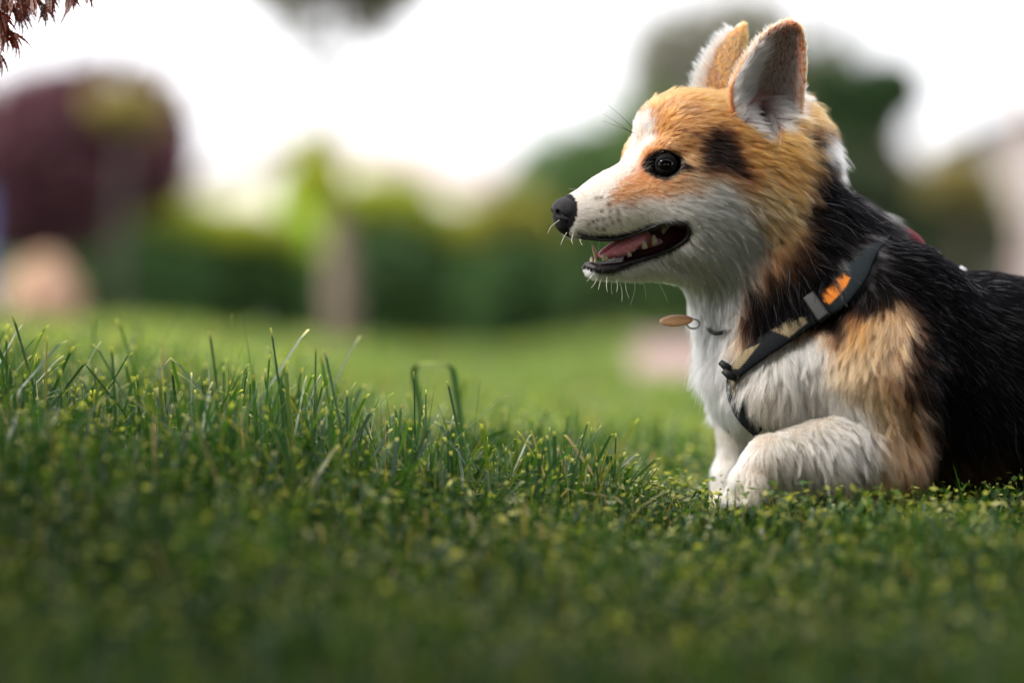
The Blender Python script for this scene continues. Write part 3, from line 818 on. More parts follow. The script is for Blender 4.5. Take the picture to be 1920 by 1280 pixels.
    f.ellipsoid(HD.P(1156, 468, 0), HD.axes(-20), (.0150, .0125, .0052), .004)
    f.ellipsoid(HD.P(1182, 453, .002), HD.axes(-32), (.0150, .0150, .0060), .006)
    f.ellipsoid(HD.P(1230, 452, 0), HD.axes(-4), (.024, .0115, .0060), .006)
    f.ellipsoid(HD.P(1166, 452, 0), HD.axes(-26), (.026, .0060, .0040), .004, 'sub')
    p_, q_ = f.mesh(1); parts.append(mesh_np('tongue', p_, q_, m_tongue))

    # teeth: base, tip, lateral, radius
    teeth = [((1120, 488), (1110, 457), -.0080, .0026, 1), ((1136, 489), (1131, 476), .0085, .0026, 0),
             ((1109, 491), (1108, 479), .0015, .0014, 0), ((1111, 492), (1110, 481), .0040, .0014, 0), ((1117, 493), (1116, 482), .0062, .0016, 0),
             ((1110, 490), (1109, 479), -.0015, .0014, 0), ((1111, 490), (1111, 480), -.0042, .0014, 0),
             ((1152, 489), (1150, 481), .0100, .0016, 0), ((1181, 481), (1178, 468), .0130, .0022, 0), ((1188, 470), (1184, 457), .0140, .0020, 0),
             ((1210, 466), (1205, 447), .0155, .0029, 0), ((1229, 459), (1225, 438), .0170, .0033, 0),
             
             ((1250, 412), (1243, 438), .0135, .0042, 0)]
    for (b0, b1), (t0, t1), l_, r_, k in teeth:
        p0 = HD.P(b0, b1, l_); p1 = HD.P(t0, t1, l_)
        r_ *= rng.uniform(.8, 1.15); p1 = p0 + (p1 - p0) * rng.uniform(.78, 1.1)
        ts = (0, .3, .6, .85, 1.0); rad = (1, .95, .72, .40, .14)
        parts.append(tube('tooth', [tuple(p0 + (p1 - p0) * t_) for t_ in ts], [r_ * q_ * .85 for q_ in rad], m_can if k else m_tooth, seg=12, flat=.75))

    # claws
    m_claw = simple_mat('claw', (.05, .04, .035), .35, .5)
    for (bx_, by_, bl_, sd) in ((1390, 938, .070, 1), (1345, 962, .052, -1)):
        for dx, dl in ((-12, -.010), (-5, -.003), (5, .004), (13, .011)):
            qx = bx_ + dx * (1.3 if sd > 0 else .3); ll = (bl_ + dl * 1.4) * sd
            parts.append(tube('claw', [BD.P(qx - 4, by_ + 6, ll), BD.P(qx - 14, by_ + 13, ll), BD.P(qx - 20, by_ + 24, ll)], [.0024, .0018, .0006], m_claw, seg=8))

    # whiskers and long chin hairs
    wh = [[(1128, 402), (1126, 430), (1122, 470)], [(1050, 412), (1034, 424), (1027, 438)], [(1063, 436), (1056, 447), (1051, 460)],
          [(1100, 372), (1086, 357), (1066, 354)], [(1138, 520), (1137, 535), (1139, 548)], [(1148, 522), (1146, 540), (1148, 552)],
          [(1120, 519), (1116, 530), (1108, 540)], [(1128, 520), (1124, 535), (1122, 543)], [(1160, 524), (1166, 545), (1166, 566)],
          [(1172, 524), (1174, 543), (1180, 560)], [(1190, 522), (1190, 545), (1182, 572)], [(1198, 514), (1208, 535), (1212, 562)],
          [(1218, 508), (1238, 535), (1252, 565)], [(1112, 514), (1104, 524), (1100, 528)], [(1155, 522), (1158, 535), (1156, 548)],
          [(1185, 250), (1160, 232), (1132, 214)], [(1186, 240), (1165, 218), (1138, 196)], [(1190, 250), (1160, 238), (1128, 226)],
          [(1075, 437), (1072, 450), (1074, 458)], [(1088, 440), (1088, 452), (1092, 460)], [(1100, 441), (1104, 452), (1110, 456)],
          [(1300, 505), (1310, 530), (1312, 552)]]
    for i, w in enumerate(wh):
        l0 = .004 + (i % 5) * .002
        ps = catmull(np.array([(a_, b_, l0 + j * .003) for j, (a_, b_) in enumerate(w)], float), 9)
        o = tube('whisker', [HD.P(x, y, l_) for x, y, l_ in ps], np.linspace(.00022, .00006, 9), m_lid if 15 <= i <= 17 else m_whisk, seg=5)
        parts.append(o)
    for o in parts:
        o.parent = root
        o.matrix_parent_inverse = Matrix.Translation(-root.location)
    return root

# ------------------------------------------------------------------ harness and collar

def ribbon(name, pts, nrm, halfw, thick, mat, colf=None, nv=10, parent=None):
    """a strap: pts (n,3) centre line, nrm (n,3) outward, halfw (n)"""
    n = len(pts); t = np.gradient(pts, axis=0); t /= np.linalg.norm(t, axis=1, keepdims=True)
    b = np.cross(t, nrm); b /= np.linalg.norm(b, axis=1, keepdims=True); nn = np.cross(b, t)
    V = []
    for side in (1, -1):
        for j in range(nv + 1):
            u = j / nv * 2 - 1
            e = (1 - abs(u) ** 6) ** .5
            V.append(pts + b * (u * halfw)[:, None] + nn * (side * thick * .5 * e - .0022 * u * u))
    V = np.array(V)                       # (2*(nv+1), n, 3)
    V = V.transpose(1, 0, 2)              # n, m, 3
    m = 2 * (nv + 1)
    order = list(range(nv + 1)) + list(range(2 * nv + 1, nv, -1))
    F = []
    for i in range(n - 1):
        for k in range(m):
            a0, a1 = order[k], order[(k + 1) % m]
            F.append((i * m + a0, (i + 1) * m + a0, (i + 1) * m + a1, i * m + a1))
    VV = V.reshape(-1, 3)
    o = mesh_np(name, VV, F, mat, parent)
    if colf is not None: point_color(o.data, colf(VV))
    return o

def build_harness():
    root = bpy.data.objects.new('dog_harness', None); link(root)
    tag(root, 'dark webbing harness with orange patch and camouflage print buckled on the corgi', 'harness')
    m_web = attr_mat('webbing_print', .85, .10)
    nt = m_web.node_tree; b = nt.nodes['Principled BSDF']
    wv = nt.nodes.new('ShaderNodeTexWave'); wv.inputs['Scale'].default_value = 260; wv.bands_direction = 'DIAGONAL'
    tc = nt.nodes.new('ShaderNodeTexCoord'); nt.links.new(tc.outputs['Object'], wv.inputs['Vector'])
    bp = nt.nodes.new('ShaderNodeBump'); bp.inputs['Strength'].default_value = .35; bp.inputs['Distance'].default_value = .0006
    nt.links.new(wv.outputs['Fac'], bp.inputs['Height']); nt.links.new(bp.outputs['Normal'], b.inputs['Normal'])
    m_plastic = simple_mat('buckle_plastic', (.007, .008, .008), .6, .3, scale=400, bump=.1)
    m_maroon = simple_mat('maroon_padding', (.20, .045, .055), .8, .2, scale=500, bump=.5, c2=(.16, .035, .045))
    m_white = simple_mat('white_ring', (.8, .8, .8), .3, .5)
    def strap_col(V):
        k = D / (D + V[:, 1]); px = 960 + V[:, 0] * k / S; py = HOR - (V[:, 2] - CAMH) * k / S
        c = np.tile((.009, .010, .012), (len(V), 1))
        up = np.clip((px - 1555) / 30, 0, 1)[:, None]; c = c * (1 - up) + np.array((.012, .017, .020)) * up
        for pc, poly in (((.48, .15, .022), [(1541, 548), (1546, 528), (1562, 517), (1580, 512), (1594, 521), (1587, 536), (1572, 554), (1556, 570), (1546, 565)]),
                         ((.20, .16, .095), [(1440, 616), (1478, 586), (1488, 578), (1492, 590), (1484, 604), (1500, 594), (1510, 596), (1512, 606), (1480, 632)]),
                         ((.20, .16, .095), [(1372, 690), (1384, 660), (1424, 644), (1396, 680), (1384, 692)]),
                         ((.15, .12, .07), [(1366, 712), (1384, 706), (1384, 740), (1374, 744)])):
            s_ = poly_sd(px, py, poly); w = 1 / (1 + np.exp(np.clip(s_ * 2.5, -30, 30)))[:, None]
            c = c * (1 - w) + np.array(pc) * w
        return c
    for side in (1, -1):
        cp = catmull(np.array([(x, y, 0) for x, y in STRAP], float), 150)
        ls = np.array([surf_l(x, y, 6, True) for x, y, _ in cp[::6]])
        ls = np.interp(np.arange(150), np.arange(0, 150, 6), ls)
        for _ in range(60): ls[1:-1] = .5 * ls[1:-1] + .25 * (ls[:-2] + ls[2:])
        u = np.linspace(0, 1, 150)
        ls = ls + .0058 * np.clip(u * 8, .0, 1)
        pts = np.array([BD.P(x, y, l_, side) for (x, y, _), l_ in zip(cp, ls)])
        axis0 = np.array([BD.P(x + 110, y + 60, 0) for x, y, _ in cp])
        nrm = pts - axis0; nrm /= np.linalg.norm(nrm, axis=1, keepdims=True)
        hw = np.interp(u, [0, .1, .22, .35, .45, .62, .75, 1], [.0050, .0060, .0105, .0115, .0080, .0095, .0070, .0060])
        ribbon('strap', pts, nrm, hw, .0022, m_web, strap_col, 26, root)
        # buckle
        i0 = int(np.argmin(np.abs(cp[:, 0] - 1532) + np.abs(cp[:, 1] - 578)))
        nn = nrm[i0]; tt = pts[i0 + 2] - pts[i0 - 2]; tt /= np.linalg.norm(tt); nn = nn - tt * np.dot(nn, tt); nn /= np.linalg.norm(nn)
        ax = np.cross(nn, tt); bb = np.cross(nn, ax); c = pts[i0] + nn * .0022
        bm = bmesh.new(); bmesh.ops.create_cube(bm, size=1)
        bmesh.ops.scale(bm, vec=(.0235, .0100, .0060), verts=bm.verts)
        bmesh.ops.bevel(bm, geom=bm.edges[:], offset=.0020, segments=4, affect='EDGES', profile=.6)
        me = bpy.data.meshes.new('buckle'); bm.to_mesh(me); bm.free(); me.shade_smooth(); me.materials.append(m_plastic)
        o = link(bpy.data.objects.new('buckle', me), root)
        o.matrix_world = Matrix(((ax[0], bb[0], nn[0], c[0]), (ax[1], bb[1], nn[1], c[1]), (ax[2], bb[2], nn[2], c[2]), (0, 0, 0, 1)))
        # adjuster slides near the breast
        for (qx, qy, ln_) in ((1362, 686, .012), (1368, 702, .011)):
            l_ = surf_l(qx + 8, qy, 6, True) + .008
            tube('slide', [BD.P(qx - 12, qy - 8, l_, side), BD.P(qx, qy + 2, l_ + .002, side), BD.P(qx + 14, qy + 8, l_, side)], [.0022, .003, .0022], m_plastic, root, 10, .6)
    # padded handle on the withers
    hp = catmull(np.array([(1660, 440, 0), (1675, 434, 0), (1695, 442, 0), (1714, 456, 0), (1728, 474, 0)], float), 16)
    tube('handle', [BD.P(x, y, l_) for x, y, l_ in hp], [.0030, .0062, .0070, .0070, .0070, .0070, .0070, .0070, .0070, .0070, .0070, .0070, .0068, .0064, .0055, .0030], m_maroon, root, 16, 1.4)
    tube('ring', [BD.P(1652, 420, .002), BD.P(1660, 423, .001), BD.P(1668, 430, .0)], [.0022, .0030, .0022], m_white, root, 12)
    tube('ring', [BD.P(1800, 502, .002), BD.P(1806, 508, .001), BD.P(1809, 516, .0)], [.0020, .0028, .0020], m_white, root, 12)
    # back and belly bands
    ang = np.linspace(0, 2 * math.pi, 90)
    cen = BD.P(1725, 715, 0)
    def band_pt(a): return cen + BD.U * math.cos(a) * .089 + BD.L * math.sin(a) * .089
    pts = np.array([band_pt(a) for a in ang]); nrm = pts - cen; nrm /= np.linalg.norm(nrm, axis=1, keepdims=True)
    ribbon('strap', pts - nrm * .009, nrm, np.full(90, .006), .002, m_web, lambda V: np.tile((.018, .02, .022), (len(V), 1)), 6, root)

def build_collar():
    root = bpy.data.objects.new('dog_collar', None); link(root)
    tag(root, 'thin black cord collar under the throat fur with a pale wooden oval tag', 'collar')
    m_c = simple_mat('black_cord', (.012, .012, .013), .6, .3, scale=700, bump=.6)
    m_t = simple_mat('pale_wood', (.72, .40, .20), .5, .4, scale=120, c2=(.62, .33, .15), bump=.1)
    near_ = [(1324, 611, .000), (1334, 622, .012), (1350, 624, .022), (1390, 610, .026), (1440, 570, .030), (1500, 510, .040), (1550, 440, .036), (1590, 380, .02), (1600, 360, 0)]
    pts = [BD.P(*p, 1) for p in near_] + [BD.P(*p, -1) for p in near_[-2::-1]]
    pts = catmull(np.array(pts + [pts[0]]), 120)
    tube('cord', [tuple(p) for p in pts], .0015, m_c, root, 8)
    bm = bmesh.new(); bmesh.ops.create_uvsphere(bm, u_segments=28, v_segments=16, radius=1)
    bmesh.ops.scale(bm, vec=(.0125, .0070, .0034), verts=bm.verts)
    me = bpy.data.meshes.new('tag'); bm.to_mesh(me); bm.free(); me.shade_smooth(); me.materials.append(m_t)
    o = link(bpy.data.objects.new('tag', me), root); o.location = BD.P(1268, 601, .006); o.rotation_euler = (math.radians(28), math.radians(-4), 0)
    ra_ = [BD.P(1300 + 12 * math.cos(a_), 607 + 9 * math.sin(a_), .006) for a_ in np.linspace(0, 2 * math.pi, 17)]
    tube('ring', [tuple(q_) for q_ in ra_], .0007, simple_mat('steel_ring', (.5, .5, .5), .3, .5), root, 6)
# ------------------------------------------------------------------ the lawn
def ground_h(x, y):
    x = np.asarray(x, float); y = np.asarray(y, float)
    s = lambda a, b, v: (lambda t: t * t * (3 - 2 * t))(np.clip((v - a) / (b - a), 0, 1))
    near = .042 * s(.05, -.40, x) * s(-.9, -.1, y)
    crest = (.018 + .095 * s(.15, -.95, x)) * s(-.1, 2.3, y)
    fall = -.30 * s(3.0, 8.0, y) * s(.12, -.2, x / (1 + np.maximum(y, 0) * .55)) 
    far = np.maximum(y - 40, 0) * 0
    bumps = .006 * np.sin(x * 9 + 1.3) * np.sin(y * 7 + .4) + .004 * np.sin(x * 23 + y * 17)
    dip = -.045 * s(-.10, -.60, y)
    return near * (1 - s(.1, 2.3, y)) + crest + fall + bumps + dip

def in_path(x, y):
    return (y > 3.1) & (x > .235 + (y - 3.1) * .05) & (x < .235 + (y - 3.1) * .05 + 1.6 + (y - 3.1) * .2) & (y < 13)

def build_ground():
    xs = np.concatenate([-np.geomspace(.6, 160, 40)[::-1], np.linspace(-.55, .55, 23), np.geomspace(.6, 160, 40)])
    ys = np.concatenate([-np.geomspace(1.6, 60, 16)[::-1], np.linspace(-1.5, 3, 60), np.geomspace(3.1, 220, 70)])
    X, Y = np.meshgrid(xs, ys, indexing='ij'); Z = ground_h(X, Y) - .004
    V = np.stack([X, Y, Z], -1).reshape(-1, 3); n = len(ys)
    F = [(i * n + j, (i + 1) * n + j, (i + 1) * n + j + 1, i * n + j + 1) for i in range(len(xs) - 1) for j in range(n - 1)]
    m = simple_mat('lawn_soil', (.030, .050, .014), .9, .1, scale=30, c2=(.055, .085, .022), bump=.6)
    o = mesh_np('ground', V, F, m); o['kind'] = 'structure'
    # pink paved path behind the dog
    us = np.linspace(0, 1, 24); V = []; F = []
    ys = np.linspace(3.1, 13, 40)
    for y in ys:
        for u in us:
            x = .235 + (y - 3.1) * .05 + u * (1.6 + (y - 3.1) * .2); V.append((x, y, float(ground_h(x, y)) + .006))
    n = len(us)
    F = [(i * n + j, i * n + j + 1, (i + 1) * n + j + 1, (i + 1) * n + j) for i in range(len(ys) - 1) for j in range(n - 1)]
    o = mesh_np('path', V, F, simple_mat('pink_paving', (.32, .215, .20), .8, .2, scale=8, c2=(.27, .185, .17), bump=.3)); o['kind'] = 'structure'

GREENS = np.array([(.028, .084, .018), (.042, .112, .020), (.070, .148, .024), (.024, .074, .028), (.10, .165, .028), (.038, .098, .032)])

def blades(P, H, Wd, lean, azim, tipw, C, TC, droop, levels=5, tipfrac=.07):
    """P (n,3) bases, H heights, Wd half widths; returns verts (n*levels*2,3), faces, colours"""
    n = len(P); T = np.linspace(0, 1, levels)
    T[-2] = 1 - tipfrac
    face = azim + rng.normal(0, .9, n) + math.pi / 2
    wx, wy = np.cos(face), np.sin(face)
    dx, dy = np.cos(azim), np.sin(azim)
    V = np.zeros((n, levels, 2, 3)); Cc = np.zeros((n, levels, 2, 3))
    for k, t in enumerate(T):
        h = H * (np.sin(t * (1.57 - .0)) * .15 + .85 * t) - droop * H * t ** 3
        r = H * lean * t ** 1.7
        cx = P[:, 0] + dx * r; cy = P[:, 1] + dy * r; cz = P[:, 2] + h
        w = Wd * ((1 - t) * 1.0 + t * tipw) * (1 if t > .2 else .8)
        for s_, sg in ((0, 1), (1, -1)):
            V[:, k, s_, 0] = cx + wx * w * sg; V[:, k, s_, 1] = cy + wy * w * sg; V[:, k, s_, 2] = cz
        Cc[:, k, :, :] = (TC if k >= levels - 1 else C)[:, None, :]
    base = (np.arange(n) * levels * 2)[:, None, None]
    k = np.arange(levels - 1)[None, :, None] * 2
    F = base + k + np.array([0, 1, 3, 2])[None, None, :]
    return V.reshape(-1, 3), F.reshape(-1, 4), Cc.reshape(-1, 3)

def build_grass():
    allV, allF, allC = [], [], []; off = 0
    def add(v, f, c):
        nonlocal off
        allV.append(v); allF.append(f + off); allC.append(c); off += len(v)
    def field(y0, y1, dens, hmin, hmax, wd, margin=.40, levels=5, mown=.35):
        k1 = (D + y1) / D; hw = .384 * k1 + margin
        n = int((y1 - y0) * 2 * hw * dens)
        x = rng.uniform(-hw, hw, n); y = rng.uniform(y0, y1, n)
        keep = (np.abs(x) < .384 * (D + y) / D + margin) & ~in_path(x, y)
        x, y = x[keep], y[keep]; n = len(x)
        p = np.stack([x, y, ground_h(x, y)], 1)
        patch = vnoise(np.stack([x, y, x * 0], 1), 9, 31); patch2 = vnoise(np.stack([x, y, x * 0], 1), 2.2, 32)
        left = np.clip((.15 - x) / .5, 0, 1)
        H = rng.uniform(hmin, hmax, n) * (.55 + .9 * patch) * (1 + .35 * left)
        long_ = rng.random(n) < .05 + .10 * left; H = np.where(long_ & (y < .5), H * 1.4, H) * np.where(y < 1.6, 1 + .30 * left, 1)
        ci = rng.integers(0, len(GREENS), n); C = GREENS[ci] * .9 * np.where((y > .45)[:, None], np.array((3.0, 2.05, 2.0)), 1.0) * rng.uniform(.75, 1.25, (n, 1)) * (.70 + .6 * patch2[:, None]) * (.75 + .5 * patch[:, None])  # blades beyond the dog coloured brighter to stand in for backlit glow
        yel = rng.random(n) < .05; C[yel] = np.array((.20, .19, .04)) * rng.uniform(.7, 1.2, (yel.sum(), 1))
        dry = rng.random(n) < .02; C[dry] = (.34, .26, .12)
        m = rng.random(n) < mown
        TC = np.where(m[:, None], np.array((.60, .58, .16)) * rng.uniform(.5, 1.3, (n, 1)), C)
        tipw = np.where(m, rng.uniform(.55, 1.0, n), .06)
        w = wd * rng.uniform(.5, 1.3, n)
        lean = np.abs(rng.normal(.25, .35, n)); az = rng.uniform(0, 2 * math.pi, n)
        H = H * (1 - .42 * np.clip((-.12 - y) / .25, 0, 1)); H = H * np.where((x > .08) & (y > -.5) & (y < .3), .62, 1); flat = rng.random(n) < .15; lean = np.where(flat, lean + 1.0, lean); lean = np.where(long_, np.minimum(lean, .45), lean)
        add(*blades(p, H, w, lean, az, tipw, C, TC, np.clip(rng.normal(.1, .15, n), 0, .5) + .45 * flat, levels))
    q = .35 if DEV == 'coarse' else 1
    field(-1.35, -.45, 15000 * q, .030, .060, .0016)
    field(-.45, .45, 26000 * q, .026, .052, .0014, mown=.45)
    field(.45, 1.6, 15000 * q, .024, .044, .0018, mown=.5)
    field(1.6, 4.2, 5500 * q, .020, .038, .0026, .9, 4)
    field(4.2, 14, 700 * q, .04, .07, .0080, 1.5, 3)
    # low leafy weeds and clippings between the blades
    n = int(26000 * q)
    y = rng.uniform(-.6, .9, n); x = rng.uniform(-1, 1, n) * (.384 * (D + y) / D + .15)
    z = ground_h(x, y) + rng.uniform(.008, .036, n) * (1 + .3 * np.clip((.1 - x) / .5, 0, 1))
    pc = np.stack([x, y, z], 1)
    a = rng.normal(0, 1, (n, 3)); a[:, 2] *= .35; a /= np.linalg.norm(a, axis=1, keepdims=True)
    b = rng.normal(0, 1, (n, 3)); b[:, 2] *= .5; b -= a * (a * b).sum(1, keepdims=True); b /= np.linalg.norm(b, axis=1, keepdims=True)
    ln = rng.uniform(.0016, .0046, n)[:, None]; wd = ln * rng.uniform(.25, .6, n)[:, None]
    V = np.stack([pc - a * ln, pc + b * wd, pc + a * ln, pc - b * wd], 1)
    cl = np.array([(.10, .19, .03), (.20, .26, .05), (.58, .56, .16), (.05, .12, .025), (.40, .40, .10)])[rng.integers(0, 5, n)] * rng.uniform(.6, 1.2, (n, 1))
    F = np.arange(n * 4).reshape(n, 4)
    add(V.reshape(-1, 3), F, np.repeat(cl, 4, 0))
    # taller cut stems that stand out in the photograph: column, row of the tip, depth, width in px, lean
    stems = [(15, 640, .05, 12, 0), (295, 640, .55, 14, 0), (160, 690, .4, 10, .1), (235, 745, .1, 9, 0), (228, 750, .12, 10, .05), (485, 725, .5, 14, 0), (663, 722, .45, 16, 0),
             (636, 742, .4, 10, -.05), (885, 778, .2, 11, .1), (1005, 796, .15, 10, 0), (1145, 770, .4, 12, .15), (425, 798, .05, 9, .2), (518, 822, 0, 8, .1), (375, 828, .1, 8, 0),
             (310, 795, .1, 8, .1), (88, 740, .1, 9, 0), (130, 800, .05, 9, 0), (1070, 775, .5, 10, 0), (1100, 822, .2, 10, -.1), (970, 880, .05, 7, .1), (1060, 850, .1, 9, 0), (560, 840, .05, 8, .15), (350, 716, .6, 12, .1),
             (1180, 820, .5, 10, 0), (1240, 870, .3, 9, .1), (730, 800, .35, 9, .1), (60, 690, .35, 11, -.1), (200, 770, .0, 8, .1)]
    P, H, Wd_, LN, AZ = [], [], [], [], []
    for px, py, Y, w, ln in stems:
        t = W(px, py, Y); g = float(ground_h(t.x, Y)); P.append((t.x - ln * .5 * (t.z - g), Y, g)); H.append(t.z - g); Wd_.append(w * S * .5 * (D + Y) / D); LN.append(abs(ln) * .5); AZ.append(0 if ln >= 0 else math.pi)
    n = len(P); C = np.tile((.045, .10, .025), (n, 1)); TC = np.tile((.50, .50, .14), (n, 1))
    st = rng.bit_generator.state
    add(*blades(np.array(P), np.array(H) / 1.0, np.array(Wd_), np.array(LN), np.array(AZ), np.full(n, .85), C, TC, np.zeros(n), 6, .035))
    V = np.concatenate(allV); F = np.concatenate(allF); C = np.concatenate(allC)
    m = attr_mat('grass_blades', .38, .5, .46)
    o = mesh_np('grass', V, F, m, smooth=False); point_color(o.data, C); o['kind'] = 'stuff'
    o['label'] = 'mown lawn grass with pale cut tips, long and unkempt on the left'

def strip_blade(name, path, w, c, label, cat='grass blade', group=None, Y=.1, tip=None, top=None):
    P = catmull(np.array([(x, y, Y) for x, y in path], float), 36)
    pts = np.array([W(*p) for p in P]); n = len(pts)
    t = np.gradient(pts, axis=0); t /= np.linalg.norm(t, axis=1, keepdims=True)
    side = np.cross(t, np.array((0, .85, .5))); side /= np.linalg.norm(side, axis=1, keepdims=True) + 1e-9
    nn = np.cross(side, t)
    u = np.linspace(0, 1, n); ww = (w * S * .5 * np.clip(np.minimum(u * 6 + .6, (1 - u) * 5 + .15), 0, 1))[:, None]
    V = np.stack([pts + side * ww, pts + nn * ww * .45, pts - side * ww], 1).reshape(-1, 3)
    F = [(i * 3 + k, i * 3 + k + 1, i * 3 + k + 4, i * 3 + k + 3) for i in range(n - 1) for k in range(2)]
    m = attr_mat(name + '_green', .35, .5, .3)
    o = mesh_np(name, V, F, m)
    C = np.tile(c, (n, 1))
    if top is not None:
        fl_ = np.clip((.75 - np.abs(t[:, 2])) / .5, 0, 1)[:, None]; C = C * (1 - fl_) + np.array(top) * fl_  # highlight painted in: paler wherever the blade runs flat
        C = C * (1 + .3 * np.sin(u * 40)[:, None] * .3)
    if tip is not None: C[-2:] = tip
    point_color(o.data, np.repeat(C, 3, 0)); tag(o, label, cat, group)
    return o

def leaf_cloud(n, blobs, size, cols, mat, name, parent, flat=.4, hang=0.0, shell=.5, holes=.25):
    """leaf-sized quads spread through ellipsoid blobs (cx,cy,cz,rx,ry,rz,weight)"""
    B = np.array(blobs, float); wt = B[:, 6] if B.shape[1] > 6 else np.ones(len(B)); wt = wt * B[:, 3] * B[:, 5]; wt /= wt.sum()
    i = rng.choice(len(B), n, p=wt)
    d = rng.normal(0, 1, (n, 3)); d /= np.linalg.norm(d, axis=1, keepdims=True)
    r = rng.random(n) ** shell * (1 + .25 * (vnoise(d * 1.0 + i[:, None] * 3.1, 3.2, 5) - .5))
    P = B[i, :3] + d * r[:, None] * B[i, 3:6]
    keep = vnoise(P, 2.2 / (B[:, 3].mean() + .2), 8) > holes
    P = P[keep]; n = len(P); i = i[keep]
    a = rng.normal(0, 1, (n, 3)); a[:, 2] -= hang; a /= np.linalg.norm(a, axis=1, keepdims=True)
    b = rng.normal(0, 1, (n, 3)); b -= a * (a * b).sum(1, keepdims=True); b /= np.linalg.norm(b, axis=1, keepdims=True)
    s = size * rng.uniform(.6, 1.4, n)[:, None]
    V = np.stack([P - a * s, P + b * s * flat, P + a * s, P - b * s * flat], 1).reshape(-1, 3)
    cl = np.array(cols)[rng.integers(0, len(cols), n)] * rng.uniform(.7, 1.3, (n, 1))
    o = mesh_np(name, V, np.arange(n * 4).reshape(n, 4), mat, parent, smooth=False)
    point_color(o.data, np.repeat(cl, 4, 0)); return o

def px_blobs(lst, Y, depth=1.0):
    """(px, py, rx_px, ry_px[, w]) -> world blobs at depth Y"""
    k = S * (D + Y) / D; out = []
    for b in lst:
        dy = b[5] if len(b) > 5 else 0
        c = W(b[0], b[1], Y + dy); out.append((c.x, c.y, c.z, b[2] * k, max(b[2], b[3]) * k * depth, b[3] * k, b[4] if len(b) > 4 else 1))
    return out

def plant(name, label, cat, blobs, Y, n, size, cols, trunk=None, trunk_c=(.10, .075, .06), group=None, depth=1.0, trans=.35, limbs=4, shell=.8, crown='crown'):
    bl = px_blobs(blobs, Y, depth)
    base = W(trunk[0][0], trunk[0][1], Y) if trunk else Vector((bl[0][0], bl[0][1], 0))
    g = float(ground_h(base.x, Y))
    root = bpy.data.objects.new(name, None); link(root); tag(root, label, cat, group)
    m = attr_mat(name + '_leaf', .5, .3, trans)
    leaf_cloud(n if DEV != 'coarse' else n // 2, bl, size, cols, m, crown, root, shell=shell)
    mt = simple_mat(name + '_bark', trunk_c, .85, .2, scale=25, c2=tuple(c * .6 for c in trunk_c), bump=.8)
    k = S * (D + Y) / D
    if trunk:
        pts = [W(x, y, Y) for x, y, r in trunk]; pts[0].z = g - .05; rr = [r * k for x, y, r in trunk]
        top = pts[-1]
    else:
        c = bl[0]; top = Vector(c[:3]); pts = [Vector((c[0], c[1], g - .05)), Vector((c[0] + .02, c[1], (g + c[2]) / 2)), top]; rr = [.05, .04, .02]
    tube('trunk', pts, rr, mt, root, 12)
    for i in range(limbs):
        b = bl[i % len(bl)]; q = rng.normal(0, .45, 3)
        e = Vector((b[0] + q[0] * b[3], b[1] + q[1] * b[4], b[2] + abs(q[2]) * b[5]))
        s = pts[-2].lerp(top, .3 + .5 * rng.random()); md = s.lerp(e, .5) + Vector((0, 0, .06 * b[5]))
        tube('limb', [s, md, e], [rr[-1] * .9, rr[-1] * .6, rr[-1] * .2], mt, root, 7)
    return root

def box_bm(bm, lo, hi):
    r = bmesh.ops.create_cube(bm, size=1)
    bmesh.ops.scale(bm, vec=[hi[i] - lo[i] for i in range(3)], verts=r['verts'])
    bmesh.ops.translate(bm, vec=[(hi[i] + lo[i]) / 2 for i in range(3)], verts=r['verts'])

def bm_obj(name, bm, mat, parent=None, smooth=False):
    me = bpy.data.meshes.new(name); bm.to_mesh(me); bm.free(); me.materials.append(mat)
    if smooth: me.shade_smooth()
    return link(bpy.data.objects.new(name, me), parent)

